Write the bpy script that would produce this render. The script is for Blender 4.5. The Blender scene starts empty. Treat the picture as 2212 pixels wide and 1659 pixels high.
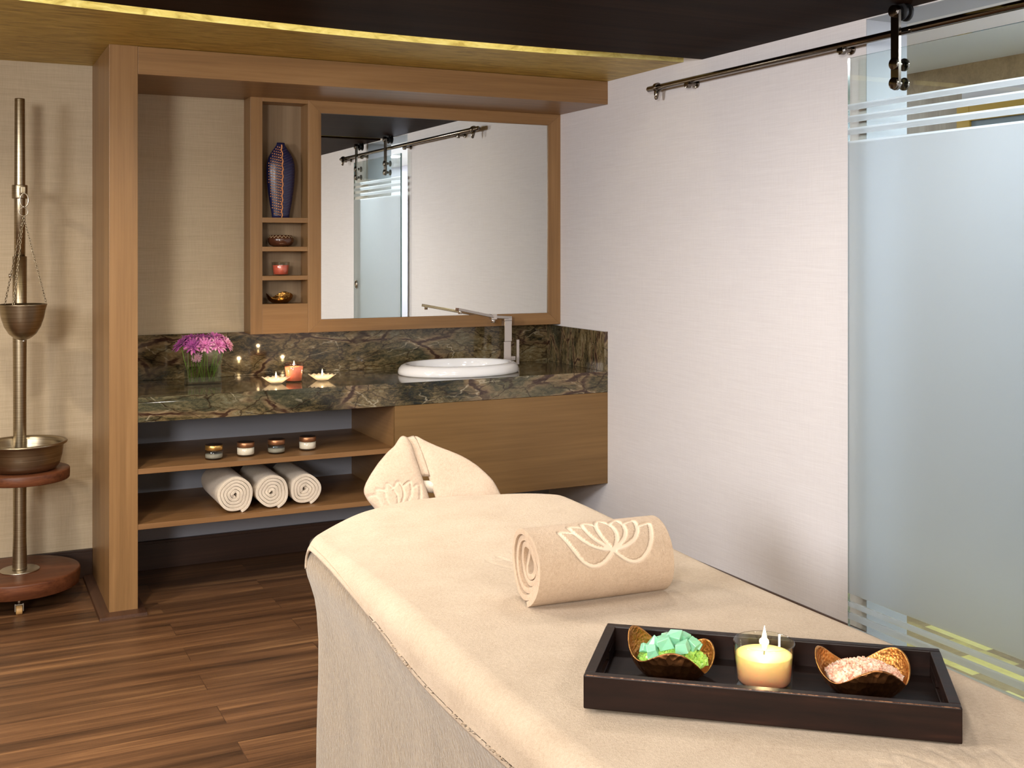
import bpy, bmesh, math, random
from mathutils import Vector, Matrix
import numpy as np
random.seed(7); np.random.seed(7)
SC = bpy.context.scene
COL = SC.collection
PI = math.pi

# ------------------------------------------------------------------ camera
YAW = math.radians(26.196)
cam_d = bpy.data.cameras.new('camera')
cam = bpy.data.objects.new('camera', cam_d); COL.objects.link(cam)
cam.location = (0, 0, 1.5)
cam.rotation_euler = (PI/2, 0, -YAW)
cam_d.sensor_width = 36.0
cam_d.lens = 36.0*2446.7/2212.0
cam_d.shift_x = 0.0
cam_d.shift_y = -(829.5-534.3)/2212.0
cam_d.clip_start = 0.05
SC.camera = cam
# ------------------------------------------------------------------ world, view
w = bpy.data.worlds.new('world'); SC.world = w; w.use_nodes = True
w.node_tree.nodes['Background'].inputs[0].default_value = (0.9, 0.85, 0.8, 1)
w.node_tree.nodes['Background'].inputs[1].default_value = 0.2
SC.view_settings.view_transform = 'Standard'
SC.view_settings.look = 'None'
SC.view_settings.gamma = 1.0
SC.view_settings.use_curve_mapping = False
SC.view_settings.exposure = 0.0
SC.cycles.max_bounces = 10
SC.cycles.transparent_max_bounces = 16
SC.cycles.caustics_reflective = False
SC.cycles.caustics_refractive = False
SC.cycles.sample_clamp_indirect = 6.0
SC.cycles.use_denoising = True

ZC = 2.318     # underside of the dark ceiling panels
ZU = 2.44      # upper ceiling inside the light troughs

# ------------------------------------------------------------------ colour helpers
def lin(c):
    return tuple(((v/12.92) if v <= 0.04045 else ((v+0.055)/1.055)**2.4) for v in c)
def rgb(r, g, b):
    return lin((r/255., g/255., b/255.)) + (1.0,)

# ------------------------------------------------------------------ lights (the downlights' own fittings are built further down)
# (x, y, watts, colour, disc radius, spread in degrees)
DOWNLIGHTS = [
    (-0.75, 3.70, 30, (1.0, 0.86, 0.68), 0.07, 160),
    (0.10, 3.30, 20, (1.0, 0.89, 0.74), 0.07, 160),
    (1.15, 3.05, 9, (1.0, 0.94, 0.86), 0.08, 170),
    (1.70, 2.70, 9, (1.0, 0.96, 0.93), 0.10, 170),
    (-0.70, 1.70, 16, (1.0, 0.91, 0.78), 0.12, 170),
    (0.55, 1.30, 5, (1.0, 0.92, 0.82), 0.12, 170),
    (-0.90, -0.50, 48, (1.0, 0.94, 0.86), 0.30, 180),  # added for soft fill, unseen behind the camera
    (1.00, -0.80, 48, (1.0, 0.95, 0.90), 0.30, 180),  # second unseen fill light, added beside the one above
]
def area_light(name, loc, power, color, size, spread=180, rot=(0, 0, 0), shape='DISK', size_y=None):
    d = bpy.data.lights.new(name, 'AREA'); d.energy = power; d.color = color
    d.shape = shape; d.size = size
    if size_y: d.size_y = size_y
    d.spread = math.radians(spread)
    o = bpy.data.objects.new(name, d); COL.objects.link(o); o.location = loc; o.rotation_euler = rot
    return o
for (x, y, p, c, r, sp) in DOWNLIGHTS:
    area_light('downlight_lamp', (x, y, ZC-0.012), p, c, 2*r, sp)
def aim(loc, target):
    return (Vector(target)-Vector(loc)).to_track_quat('-Z', 'Y').to_euler()
# two big unseen fill lamps added behind and to the left of the camera
for (loc, tgt, p, sz, c, sp) in (((-2.05, -1.40, 2.05), (1.5, 5.0, 1.15), 215, 0.9, (1.0, 0.97, 0.93), 180),
                                 ((-2.05, 2.2, 1.95), (2.9, 3.6, 1.40), 30, 0.6, (0.97, 0.97, 1.0), 95)):
    area_light('added_fill_lamp', loc, p, c, sz, sp, aim(loc, tgt), 'SQUARE')
CORRIDOR_LIGHTS = [(3.55, 1.0, 34), (3.50, 2.30, 32), (3.62, 4.6, 12), (3.62, -0.6, 40)]
for (x, y, p) in CORRIDOR_LIGHTS:
    area_light('corridor_lamp', (x, y, 2.32), p, (0.86, 0.93, 1.0), 0.16, 180)

# ------------------------------------------------------------------ object helpers
def tag(o, label=None, cat=None, group=None, kind=None):
    if label: o['label'] = label
    if cat: o['category'] = cat
    if group: o['group'] = group
    if kind: o['kind'] = kind
    return o
def empty(name, loc=(0, 0, 0), rz=0.0, label=None, cat=None, group=None, kind=None):
    o = bpy.data.objects.new(name, None); COL.objects.link(o)
    o.location = loc; o.rotation_euler = (0, 0, rz); o.empty_display_size = 0.05
    return tag(o, label, cat, group, kind)

class MB:
    """collects shapes, links them as one mesh object"""
    def __init__(s): s.v = []; s.f = []; s.m = []; s.sm = []
    def add(s, vs, fs, mi=0, smooth=False):
        n = len(s.v); s.v += [tuple(v) for v in vs]
        s.f += [tuple(i+n for i in f) for f in fs]
        s.m += [mi]*len(fs); s.sm += [smooth]*len(fs)
        return s
    def box(s, a, b, mi=0, rot=None, skip=()):
        x0, y0, z0 = a; x1, y1, z1 = b
        vs = [(x0,y0,z0),(x1,y0,z0),(x1,y1,z0),(x0,y1,z0),(x0,y0,z1),(x1,y0,z1),(x1,y1,z1),(x0,y1,z1)]
        if rot is not None: vs = [tuple(rot @ Vector(v)) for v in vs]
        F = {'b': (0,3,2,1), 't': (4,5,6,7), 'f': (0,1,5,4), 'r': (1,2,6,5), 'k': (2,3,7,6), 'l': (3,0,4,7)}
        return s.add(vs, [F[k] for k in F if k not in skip], mi)
    def lathe(s, prof, seg=48, c=(0, 0, 0), mi=0, smooth=True, sx=1.0, sy=1.0, fn=None, closed=False):
        vs = []; fs = []
        n = len(prof)
        for (r, z) in prof:
            for k in range(seg):
                a = 2*PI*k/seg
                p = (c[0]+r*math.cos(a)*sx, c[1]+r*math.sin(a)*sy, c[2]+z)
                vs.append(fn(p, a, r, z) if fn else p)
        m = n if closed else n-1
        for i in range(m):
            for k in range(seg):
                k2 = (k+1) % seg; j = (i+1) % n
                fs.append((i*seg+k, i*seg+k2, j*seg+k2, j*seg+k))
        if not closed:
            fs.append(tuple(range(seg))[::-1]); fs.append(tuple((n-1)*seg+k for k in range(seg)))
        return s.add(vs, fs, mi, smooth)
    def tube(s, pts, r, seg=10, mi=0, closed=False, smooth=True, caps=True, squash=None):
        pts = [Vector(p) for p in pts]; n = len(pts)
        rs = r if isinstance(r, (list, tuple)) else [r]*n
        vs = []; fs = []
        up = None
        for i, p in enumerate(pts):
            if closed: t = (pts[(i+1) % n]-pts[i-1])
            else: t = pts[min(i+1, n-1)]-pts[max(i-1, 0)]
            t.normalize()
            if up is None:
                up = Vector((0, 0, 1)) if abs(t.z) < 0.9 else Vector((1, 0, 0))
            a = t.cross(up).normalized(); b = a.cross(t).normalized(); up = b
            for k in range(seg):
                an = 2*PI*k/seg
                ca, sa = math.cos(an), math.sin(an)
                if squash: sa *= squash
                vs.append(p+a*ca*rs[i]+b*sa*rs[i])
        m = n if closed else n-1
        for i in range(m):
            j = (i+1) % n
            for k in range(seg):
                k2 = (k+1) % seg
                fs.append((i*seg+k, i*seg+k2, j*seg+k2, j*seg+k))
        if caps and not closed:
            fs.append(tuple(range(seg))[::-1]); fs.append(tuple((n-1)*seg+k for k in range(seg)))
        return s.add(vs, fs, mi, smooth)
    def cyl(s, p0, p1, r, seg=24, mi=0, r2=None, smooth=True):
        return s.tube([p0, p1], [r, r if r2 is None else r2], seg, mi, smooth=smooth)
    def grid(s, nu, nv, fn, mi=0, smooth=True, wrap_u=False, wrap_v=False):
        vs = [fn(i, j) for i in range(nu) for j in range(nv)]
        fs = []
        for i in range(nu if wrap_u else nu-1):
            for j in range(nv if wrap_v else nv-1):
                i2 = (i+1) % nu; j2 = (j+1) % nv
                fs.append((i*nv+j, i2*nv+j, i2*nv+j2, i*nv+j2))
        return s.add(vs, fs, mi, smooth)
    def sphere(s, c, r, seg=12, rings=8, mi=0, scale=(1, 1, 1), smooth=True):
        prof = [(max(1e-4, r*math.sin(PI*i/rings)), -r*math.cos(PI*i/rings)*scale[2]) for i in range(rings+1)]
        return s.lathe(prof, seg, c, mi, smooth, scale[0], scale[1])
    def build(s, name, mats, parent=None, bevel=0, subsurf=0, solid=0, solid_off=-1.0, fix=True, loc=None, segs=2):
        me = bpy.data.meshes.new(name); me.from_pydata(s.v, [], s.f)
        if not isinstance(mats, (list, tuple)): mats = [mats]
        for m in mats: me.materials.append(m)
        me.polygons.foreach_set('material_index', s.m)
        me.polygons.foreach_set('use_smooth', s.sm)
        me.update()
        if fix:
            bm = bmesh.new(); bm.from_mesh(me)
            bmesh.ops.recalc_face_normals(bm, faces=bm.faces); bm.to_mesh(me); bm.free()
        o = bpy.data.objects.new(name, me); COL.objects.link(o)
        if parent: o.parent = parent
        if loc: o.location = loc
        if solid:
            md = o.modifiers.new('solid', 'SOLIDIFY'); md.thickness = solid; md.offset = solid_off
        if bevel:
            md = o.modifiers.new('bevel', 'BEVEL'); md.width = bevel; md.segments = segs
            md.limit_method = 'ANGLE'; md.angle_limit = math.radians(40); md.harden_normals = False
        if subsurf:
            md = o.modifiers.new('sub', 'SUBSURF'); md.levels = subsurf; md.render_levels = subsurf
        return o

# ------------------------------------------------------------------ materials
class NT:
    def __init__(s, name):
        s.mat = bpy.data.materials.new(name); s.mat.use_nodes = True
        s.t = s.mat.node_tree; s.n = s.t.nodes; s.l = s.t.links
        s.bsdf = s.n['Principled BSDF']; s.out = s.n['Material Output']
        s.co = None
    def node(s, typ, **kw):
        n = s.n.new(typ)
        for k, v in kw.items():
            if hasattr(n, k): setattr(n, k, v)
        return n
    def coord(s, scale=(1, 1, 1), rot=(0, 0, 0), loc=(0, 0, 0), src='Object'):
        if s.co is None: s.co = s.n.new('ShaderNodeTexCoord')
        m = s.n.new('ShaderNodeMapping'); s.l.new(s.co.outputs[src], m.inputs[0])
        m.inputs['Scale'].default_value = scale; m.inputs['Rotation'].default_value = rot; m.inputs['Location'].default_value = loc
        return m.outputs[0]
    def noise(s, vec, scale=5, detail=4, rough=0.5, dist=0.0):
        n = s.n.new('ShaderNodeTexNoise'); s.l.new(vec, n.inputs['Vector'])
        n.inputs['Scale'].default_value = scale; n.inputs['Detail'].default_value = detail
        n.inputs['Roughness'].default_value = rough; n.inputs['Distortion'].default_value = dist
        return n
    def ramp(s, fac, stops, interp='LINEAR'):
        r = s.n.new('ShaderNodeValToRGB'); s.l.new(fac, r.inputs[0]); cr = r.color_ramp; cr.interpolation = interp
        while len(cr.elements) < len(stops): cr.elements.new(0.5)
        for e, (p, c) in zip(cr.elements, stops): e.position = p; e.color = c if len(c) == 4 else tuple(c)+(1,)
        return r.outputs[0]
    def mix(s, f, a, b, mode='MIX'):
        m = s.n.new('ShaderNodeMix'); m.data_type = 'RGBA'; m.blend_type = mode
        for i, v in ((0, f), (6, a), (7, b)):
            if hasattr(v, 'links') or hasattr(v, 'is_linked'): s.l.new(v, m.inputs[i])
            else: m.inputs[i].default_value = v
        return m.outputs[2]
    def math(s, op, a, b=None, clamp=False):
        m = s.n.new('ShaderNodeMath'); m.operation = op; m.use_clamp = clamp
        for i, v in ((0, a), (1, b)):
            if v is None: continue
            if hasattr(v, 'is_linked'): s.l.new(v, m.inputs[i])
            else: m.inputs[i].default_value = v
        return m.outputs[0]
    def bump(s, h, strength=0.3, dist=0.01, prev=None):
        b = s.n.new('ShaderNodeBump'); s.l.new(h, b.inputs['Height'])
        b.inputs['Strength'].default_value = strength; b.inputs['Distance'].default_value = dist
        if prev: s.l.new(prev, b.inputs['Normal'])
        s.l.new(b.outputs[0], s.bsdf.inputs['Normal']); return b.outputs[0]
    def set(s, **kw):
        names = {'color': 'Base Color', 'rough': 'Roughness', 'metal': 'Metallic', 'spec': 'Specular IOR Level', 'trans': 'Transmission Weight',
                 'ior': 'IOR', 'coat': 'Coat Weight', 'coat_rough': 'Coat Roughness', 'sheen': 'Sheen Weight', 'emit': 'Emission Color', 'estr': 'Emission Strength',
                 'sss': 'Subsurface Weight', 'sssr': 'Subsurface Radius', 'ssss': 'Subsurface Scale', 'alpha': 'Alpha'}
        for k, v in kw.items():
            i = s.bsdf.inputs[names[k]]
            if hasattr(v, 'is_linked'): s.l.new(v, i)
            else: i.default_value = v
        return s

def plain(name, c, rough=0.5, metal=0, **kw):
    n = NT(name); n.set(color=c, rough=rough, metal=metal, **kw); return n.mat

def wood(name, cols, axis='x', rough=0.38, grain=1.0, spec=0.45, contrast=1.0, coat=0.0, fine=1.0):
    n = NT(name)
    k = {'x': (0.35, 7, 7), 'y': (7, 0.35, 7), 'z': (7, 7, 0.35)}[axis]
    v = n.coord(tuple(a*grain for a in k))
    kf = {'x': (1.2, 60, 60), 'y': (60, 1.2, 60), 'z': (60, 60, 1.2)}[axis]
    vf = n.coord(tuple(a*grain*fine for a in kf))
    a = n.noise(v, 1.6, 6, 0.6, 0.5); b = n.noise(vf, 1.5, 3, 0.6)
    f = n.math('ADD', n.math('MULTIPLY', a.outputs[0], 0.7), n.math('MULTIPLY', b.outputs[0], 0.3))
    c = n.ramp(f, [(0.30, cols[0]), (0.5, cols[1]), (0.70, cols[2])])
    n.set(color=c, rough=rough, spec=spec, coat=coat)
    n.bump(b.outputs[0], 0.06, 0.002)
    return n.mat

def linen(name, c1, c2, s=1.0):
    n = NT(name)
    v1 = n.coord((1, 1, 1))
    h = n.noise(n.coord((7*s, 7*s, 330*s)), 1.0, 3, 0.7)
    vv = n.noise(n.coord((380*s, 380*s, 16*s)), 1.0, 3, 0.65)
    big = n.noise(n.coord((2.5, 2.5, 60)), 1.5, 4, 0.7)
    f = n.math('ADD', n.math('MULTIPLY', h.outputs[0], 0.5), n.math('MULTIPLY', vv.outputs[0], 0.3))
    f = n.math('ADD', f, n.math('MULTIPLY', big.outputs[0], 0.2))
    c = n.ramp(f, [(0.34, c2), (0.62, c1)])
    n.set(color=c, rough=0.85, spec=0.2, sheen=0.1)
    n.bump(f, 0.35, 0.002)
    return n.mat

def terry(name, c1, c2, flat=None, scale=1.0, strength=0.8, dist=0.003):
    """looped towelling; the 'flat' vertex attribute marks the smooth woven channels of the lotus motif"""
    n = NT(name)
    v = n.coord((1, 1, 1))
    a = n.noise(v, 520*scale, 3, 0.7); b = n.noise(v, 9, 4, 0.6)
    g = n.noise(v, 150*scale, 3, 0.6)
    f = n.math('ADD', n.math('MULTIPLY', a.outputs[0], 0.40), n.math('MULTIPLY', b.outputs[0], 0.30))
    f = n.math('ADD', f, n.math('MULTIPLY', g.outputs[0], 0.30))
    c = n.ramp(f, [(0.36, c2), (0.60, c1)])
    h = n.math('ADD', n.math('MULTIPLY', a.outputs[0], 0.6), n.math('MULTIPLY', g.outputs[0], 0.7))
    if flat:
        at = n.n.new('ShaderNodeAttribute'); at.attribute_name = 'flat'
        c = n.mix(at.outputs['Fac'], c, flat)
        h = n.math('MULTIPLY', h, n.math('SUBTRACT', 1.0, at.outputs['Fac']))
    n.set(color=c, rough=0.95, spec=0.1, sheen=0.12)
    n.bump(h, strength, dist)
    return n.mat

M = {}
TEAK = (rgb(114, 84, 51), rgb(139, 104, 66), rgb(157, 121, 80))
M['wood_x'] = wood('teak veneer along x', TEAK, 'x')
M['wood_y'] = wood('teak veneer along y', TEAK, 'y')
M['wood_z'] = wood('teak veneer upright', TEAK, 'z')
OAK = (rgb(100, 74, 40), rgb(122, 92, 54), rgb(138, 106, 64))
M['cab_x'] = wood('golden cabinet veneer', OAK, 'x', grain=0.8)
M['shelf_x'] = wood('shelf veneer', (rgb(110, 78, 46), rgb(134, 97, 60), rgb(150, 110, 70)), 'x', rough=0.45)
M['niche_back'] = wood('grey brown niche backing', (rgb(120, 98, 74), rgb(138, 116, 90), rgb(150, 128, 100)), 'z', rough=0.6)
M['panel'] = wood('dark ceiling veneer', (rgb(26, 16, 11), rgb(38, 25, 18), rgb(50, 34, 25)), 'x', rough=0.45, spec=0.10, fine=0.6)
M['panel'].node_tree.nodes['Principled BSDF'].inputs['IOR'].default_value = 1.12
M['rose'] = wood('red brown sheesham', (rgb(58, 30, 18), rgb(94, 53, 32), rgb(122, 74, 48)), 'x', rough=0.42, spec=0.3, grain=1.6)
M['dark_floor'] = wood('dark skirting', (rgb(36, 22, 16), rgb(56, 36, 27), rgb(72, 48, 36)), 'x', rough=0.4)
M['dark_floor_y'] = wood('dark threshold strip', (rgb(46, 28, 19), rgb(70, 45, 31), rgb(90, 60, 42)), 'y', rough=0.4)
M['linen_warm'] = linen('beige linen wallpaper', rgb(202, 186, 160), rgb(181, 164, 138))
M['linen_lit_cool'] = linen('linen wallpaper in cool light', rgb(229, 225, 226), rgb(218, 213, 214))  # same linen as above, cool light from the glass put into its colour
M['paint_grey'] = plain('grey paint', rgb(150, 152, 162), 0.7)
M['paint_white'] = plain('white paint', rgb(225, 224, 222), 0.7)
M['cream'] = plain('cream paint', rgb(236, 228, 205), 0.7)
M['corr_wall'] = plain('lilac grey corridor wall', rgb(208, 206, 214), 0.7)
M['jamb'] = plain('grey door lining', rgb(176, 180, 186), 0.6)
M['chrome'] = plain('polished chrome', rgb(205, 200, 195), 0.10, 1.0)
M['dark_chrome'] = plain('dark polished steel', rgb(120, 112, 104), 0.16, 1.0)
M['steel'] = plain('satin steel', rgb(190, 184, 172), 0.3, 1.0)
M['brass_steel'] = None
n = NT('brushed bronze steel')
v = n.noise(n.coord((3, 3, 220)), 1, 2, 0.5)
n.set(color=n.ramp(v.outputs[0], [(0.3, rgb(140, 128, 108)), (0.7, rgb(176, 164, 142))]), rough=0.33, metal=1.0)
M['brass_steel'] = n.mat
M['rubber'] = plain('black rubber', rgb(16, 16, 18), 0.5)
M['black'] = plain('black vinyl', rgb(16, 15, 16), 0.5)
M['porcelain'] = plain('white porcelain', rgb(242, 242, 244), 0.08, coat=0.5)
M['wax_cream'] = plain('cream wax', rgb(250, 214, 140), 0.5, sss=0.4, ssss=0.02)
M['wax_peach'] = plain('peach wax', rgb(245, 165, 110), 0.5, sss=0.4, ssss=0.02)
M['wax_coral'] = plain('coral wax', rgb(235, 110, 85), 0.5, sss=0.3, ssss=0.01)
M['wax_white'] = plain('white wax', rgb(245, 238, 225), 0.5, sss=0.3, ssss=0.01)
M['wick'] = plain('charred wick', rgb(25, 20, 18), 0.9)
n = NT('candle flame'); n.set(color=(1, 0.8, 0.4, 1), emit=(1.0, 0.72, 0.32, 1), estr=60.0); M['flame'] = n.mat
n = NT('lamp diffuser'); n.set(color=(1, 1, 1, 1), emit=(1.0, 0.86, 0.68, 1), estr=6.0); M['lamp'] = n.mat
n = NT('corridor lamp diffuser'); n.set(color=(1, 1, 1, 1), emit=(0.92, 0.96, 1.0, 1), estr=6.0); M['lamp_cool'] = n.mat
n = NT('led strip'); n.set(color=(1, 1, 1, 1), emit=(1.0, 0.93, 0.72, 1), estr=17.0); M['led'] = n.mat
n = NT('mirror silver'); n.set(color=rgb(236, 238, 234), rough=0.0, metal=1.0); M['mirror'] = n.mat

def thin_glass(name, tint, fres=1.45, gloss_rough=0.0, gcol=(1, 1, 1, 1)):
    n = NT(name); n.n.remove(n.bsdf)
    tr = n.n.new('ShaderNodeBsdfTransparent'); tr.inputs[0].default_value = tint
    gl = n.n.new('ShaderNodeBsdfGlossy'); gl.inputs['Roughness'].default_value = gloss_rough; gl.inputs[0].default_value = gcol
    lw = n.n.new('ShaderNodeLayerWeight'); lw.inputs['Blend'].default_value = 0.5
    r0 = ((fres-1)/(fres+1))**2
    fr = n.math('ADD', n.math('MULTIPLY', n.math('POWER', lw.outputs['Facing'], 4.0), 1-r0), r0)
    mx = n.n.new('ShaderNodeMixShader')
    n.l.new(fr, mx.inputs[0]); n.l.new(tr.outputs[0], mx.inputs[1]); n.l.new(gl.outputs[0], mx.inputs[2])
    n.l.new(mx.outputs[0], n.out.inputs[0]); return n.mat
M['glass'] = thin_glass('clear glass', (0.95, 0.96, 0.95, 1), 1.7)
M['glass_door'] = thin_glass('greenish door glass', (0.92, 0.96, 0.95, 1))
M['glass_coral'] = thin_glass('coral glass', (0.98, 0.88, 0.84, 1))
M['glass_amber'] = thin_glass('smoky jar glass', (0.86, 0.86, 0.82, 1))
M['glass_vase'] = thin_glass('vase glass', (0.93, 0.95, 0.93, 1), 1.75)
M['water'] = thin_glass('water', (0.88, 0.93, 0.84, 1), 1.2)
M['glass_edge'] = plain('green glass edge', rgb(70, 110, 108), 0.1, trans=0.3)
n = NT('moulded dish glass'); n.set(color=rgb(240, 238, 230), rough=0.1, spec=0.8, coat=1.0, alpha=1.0)
tl = n.n.new('ShaderNodeBsdfTranslucent'); tl.inputs[0].default_value = rgb(250, 244, 230)
tp = n.n.new('ShaderNodeBsdfTransparent'); tp.inputs[0].default_value = (0.97, 0.97, 0.95, 1)
m1 = n.n.new('ShaderNodeMixShader'); m1.inputs[0].default_value = 0.6; m2 = n.n.new('ShaderNodeMixShader'); m2.inputs[0].default_value = 0.45
n.l.new(n.bsdf.outputs[0], m1.inputs[1]); n.l.new(tl.outputs[0], m1.inputs[2]); n.l.new(m1.outputs[0], m2.inputs[1]); n.l.new(tp.outputs[0], m2.inputs[2]); n.l.new(m2.outputs[0], n.out.inputs[0])
M['glass_dish'] = n.mat
# frosted glass
n = NT('frosted glass')
n.set(color=rgb(236, 241, 243), rough=0.5, trans=1.0, ior=1.35)
tl = n.n.new('ShaderNodeBsdfTranslucent'); tl.inputs[0].default_value = rgb(232, 238, 242)
mx = n.n.new('ShaderNodeMixShader'); mx.inputs[0].default_value = 0.35
df = n.n.new('ShaderNodeBsdfDiffuse'); df.inputs[0].default_value = rgb(205, 215, 212)
mx2 = n.n.new('ShaderNodeMixShader'); mx2.inputs[0].default_value = 0.16
n.l.new(n.bsdf.outputs[0], mx.inputs[1]); n.l.new(tl.outputs[0], mx.inputs[2])
n.l.new(mx.outputs[0], mx2.inputs[1]); n.l.new(df.outputs[0], mx2.inputs[2])
n.l.new(mx2.outputs[0], n.out.inputs[0]); M['frost'] = n.mat
# gold plaster ceiling
n = NT('gold plaster')
a = n.noise(n.coord((6, 26, 26)), 1.3, 5, 0.6, 0.8); b = n.noise(n.coord((3, 3, 3)), 2, 3)
c = n.ramp(a.outputs[0], [(0.34, rgb(152, 126, 52)), (0.48, rgb(180, 152, 70)), (0.64, rgb(200, 174, 90))])
n.set(color=c, rough=0.45, metal=0.55); n.bump(a.outputs[0], 0.35, 0.01); M['gold'] = n.mat
n = NT('yellow stone lining')
a = n.noise(n.coord((5, 5, 12)), 2.2, 6, 0.6, 1.2)
c = n.ramp(a.outputs[0], [(0.32, rgb(176, 158, 90)), (0.5, rgb(212, 200, 130)), (0.68, rgb(226, 218, 160))])
n.set(color=c, rough=0.4); M['onyx'] = n.mat
# plank floor
n = NT('dark walnut planks')
br = n.n.new('ShaderNodeTexBrick'); n.l.new(n.coord((1, 1, 1)), br.inputs['Vector'])
br.offset = 0.37; br.inputs['Color1'].default_value = (0, 0, 0, 1); br.inputs['Color2'].default_value = (1, 1, 1, 1)
br.inputs['Mortar'].default_value = (0.5, 0.5, 0.5, 1)
br.inputs['Scale'].default_value = 1.0; br.inputs['Brick Width'].default_value = 1.22; br.inputs['Row Height'].default_value = 0.15
br.inputs['Mortar Size'].default_value = 0.0012; br.inputs['Bias'].default_value = 0.0
vm = n.n.new('ShaderNodeVectorMath'); vm.operation = 'ADD'
n.l.new(n.coord((0.8, 17, 1)), vm.inputs[0])
cm = n.n.new('ShaderNodeVectorMath'); cm.operation = 'SCALE'; n.l.new(br.outputs['Color'], cm.inputs[0]); cm.inputs['Scale'].default_value = 9.0
n.l.new(cm.outputs[0], vm.inputs[1])
a = n.noise(vm.outputs[0], 1.0, 6, 0.62, 0.35)
fine = n.noise(n.coord((4, 150, 1)), 1.0, 3, 0.6)
saw = n.noise(n.coord((160, 18, 1)), 1.0, 2, 0.5)
f = n.math('ADD', n.math('MULTIPLY', a.outputs[0], 0.80), n.math('MULTIPLY', fine.outputs[0], 0.20))
c = n.ramp(f, [(0.30, rgb(42, 28, 18)), (0.43, rgb(82, 56, 37)), (0.55, rgb(108, 76, 51)), (0.68, rgb(156, 116, 78))])
tone = n.ramp(br.outputs['Color'], [(0.0, (0.72, 0.72, 0.72, 1)), (1.0, (1.12, 1.10, 1.06, 1))])
c = n.mix(1.0, c, tone, 'MULTIPLY')
c = n.mix(n.math('MULTIPLY', br.outputs['Fac'], 0.6), c, rgb(40, 25, 16))
n.set(color=c, rough=0.40, spec=0.35)
hh = n.math('ADD', n.math('MULTIPLY', saw.outputs[0], 0.5), n.math('MULTIPLY', fine.outputs[0], 0.5))
n.bump(hh, 0.12, 0.003); M['floor'] = n.mat
# rainforest marble
def marble(name, stretch=(1, 1, 1), seed=0.0):
    n = NT(name)
    base = n.coord(stretch, rot=(0, 0.42, 0), loc=(seed, seed*0.7, seed*1.3))
    d = n.noise(base, 3.2, 5, 0.6)
    sc = n.n.new('ShaderNodeVectorMath'); sc.operation = 'SCALE'; n.l.new(d.outputs['Color'], sc.inputs[0]); sc.inputs['Scale'].default_value = 0.20
    ad = n.n.new('ShaderNodeVectorMath'); ad.operation = 'ADD'; n.l.new(base, ad.inputs[0]); n.l.new(sc.outputs[0], ad.inputs[1])
    col = n.noise(ad.outputs[0], 5.0, 8, 0.72, 0.25)
    sp = n.noise(ad.outputs[0], 55, 6, 0.8)
    f = n.math('ADD', n.math('MULTIPLY', col.outputs[0], 0.55), n.math('MULTIPLY', sp.outputs[0], 0.45))
    c = n.ramp(f, [(0.38, rgb(18, 18, 13)), (0.44, rgb(44, 41, 28)), (0.49, rgb(76, 66, 44)), (0.54, rgb(112, 95, 64)), (0.59, rgb(124, 116, 92)), (0.68, rgb(176, 160, 126))])
    hue = n.noise(ad.outputs[0], 2.1, 3, 0.5)
    c = n.mix(n.math('MULTIPLY', n.ramp(hue.outputs[0], [(0.5, (0, 0, 0, 1)), (0.62, (1, 1, 1, 1))]), 0.5), c, n.mix(sp.outputs[0], rgb(14, 18, 12), rgb(104, 108, 88)))
    def veins(scale, lo, hi, rnd=1.0):
        vo = n.n.new('ShaderNodeTexVoronoi'); vo.feature = 'DISTANCE_TO_EDGE'; n.l.new(ad.outputs[0], vo.inputs['Vector'])
        vo.inputs['Scale'].default_value = scale; vo.inputs['Randomness'].default_value = rnd
        return n.ramp(vo.outputs['Distance'], [(lo, (1, 1, 1, 1)), (hi, (0, 0, 0, 1))])
    thick = veins(3.3, 0.014, 0.034); thin = veins(9.0, 0.008, 0.03); white = veins(6.1, 0.004, 0.014)
    brk = n.noise(base, 7, 3, 0.6)
    thick = n.math('MULTIPLY', thick, n.ramp(brk.outputs[0], [(0.40, (0, 0, 0, 1)), (0.50, (1, 1, 1, 1))]))
    white = n.math('MULTIPLY', white, n.ramp(brk.outputs[0], [(0.48, (0, 0, 0, 1)), (0.60, (1, 1, 1, 1))]))
    halo = n.math('MULTIPLY', veins(3.3, 0.03, 0.085), n.ramp(brk.outputs[0], [(0.36, (0, 0, 0, 1)), (0.52, (1, 1, 1, 1))]))
    c = n.mix(n.math('MULTIPLY', halo, 0.6), c, n.mix(sp.outputs[0], rgb(104, 80, 52), rgb(186, 158, 122)))
    c = n.mix(n.math('MULTIPLY', white, 0.55), c, rgb(196, 184, 158))
    c = n.mix(n.math('MULTIPLY', thin, 0.75), c, rgb(40, 26, 18))
    c = n.mix(n.math('MULTIPLY', thick, 0.9), c, rgb(48, 26, 22))
    n.set(color=c, rough=0.07, spec=0.6)
    return n.mat
M['marble'] = marble('rainforest marble slab', (0.62, 1.1, 1.5), 0.0)
M['marble_side'] = marble('rainforest marble side splash', (1, 3.0, 0.9), 4.0)
# towels
M['terry'] = terry('beige towelling', rgb(200, 181, 159), rgb(176, 155, 132), flat=rgb(210, 192, 171))
M['terry_roll'] = terry('beige towelling roll', rgb(204, 181, 157), rgb(179, 154, 129), flat=rgb(222, 204, 182))
M['terry_head'] = terry('rosy towelling', rgb(200, 178, 157), rgb(178, 155, 133), flat=rgb(206, 186, 166))
M['terry_white'] = terry('off white towelling', rgb(226, 212, 194), rgb(204, 190, 172), scale=0.7, strength=0.4)
n = NT('fleece bed sheet')
a = n.noise(n.coord((1, 1, 0.55), rot=(0.35, 0, 0)), 120, 4, 0.7); b = n.noise(n.coord((3, 3, 1)), 3, 4, 0.6)
sp = n.noise(n.coord(), 420, 2, 0.6)
c = n.ramp(n.math('ADD', n.math('MULTIPLY', a.outputs[0], 0.6), n.math('MULTIPLY', b.outputs[0], 0.4)), [(0.36, rgb(112, 93, 68)), (0.6, rgb(142, 121, 93))])
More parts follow.
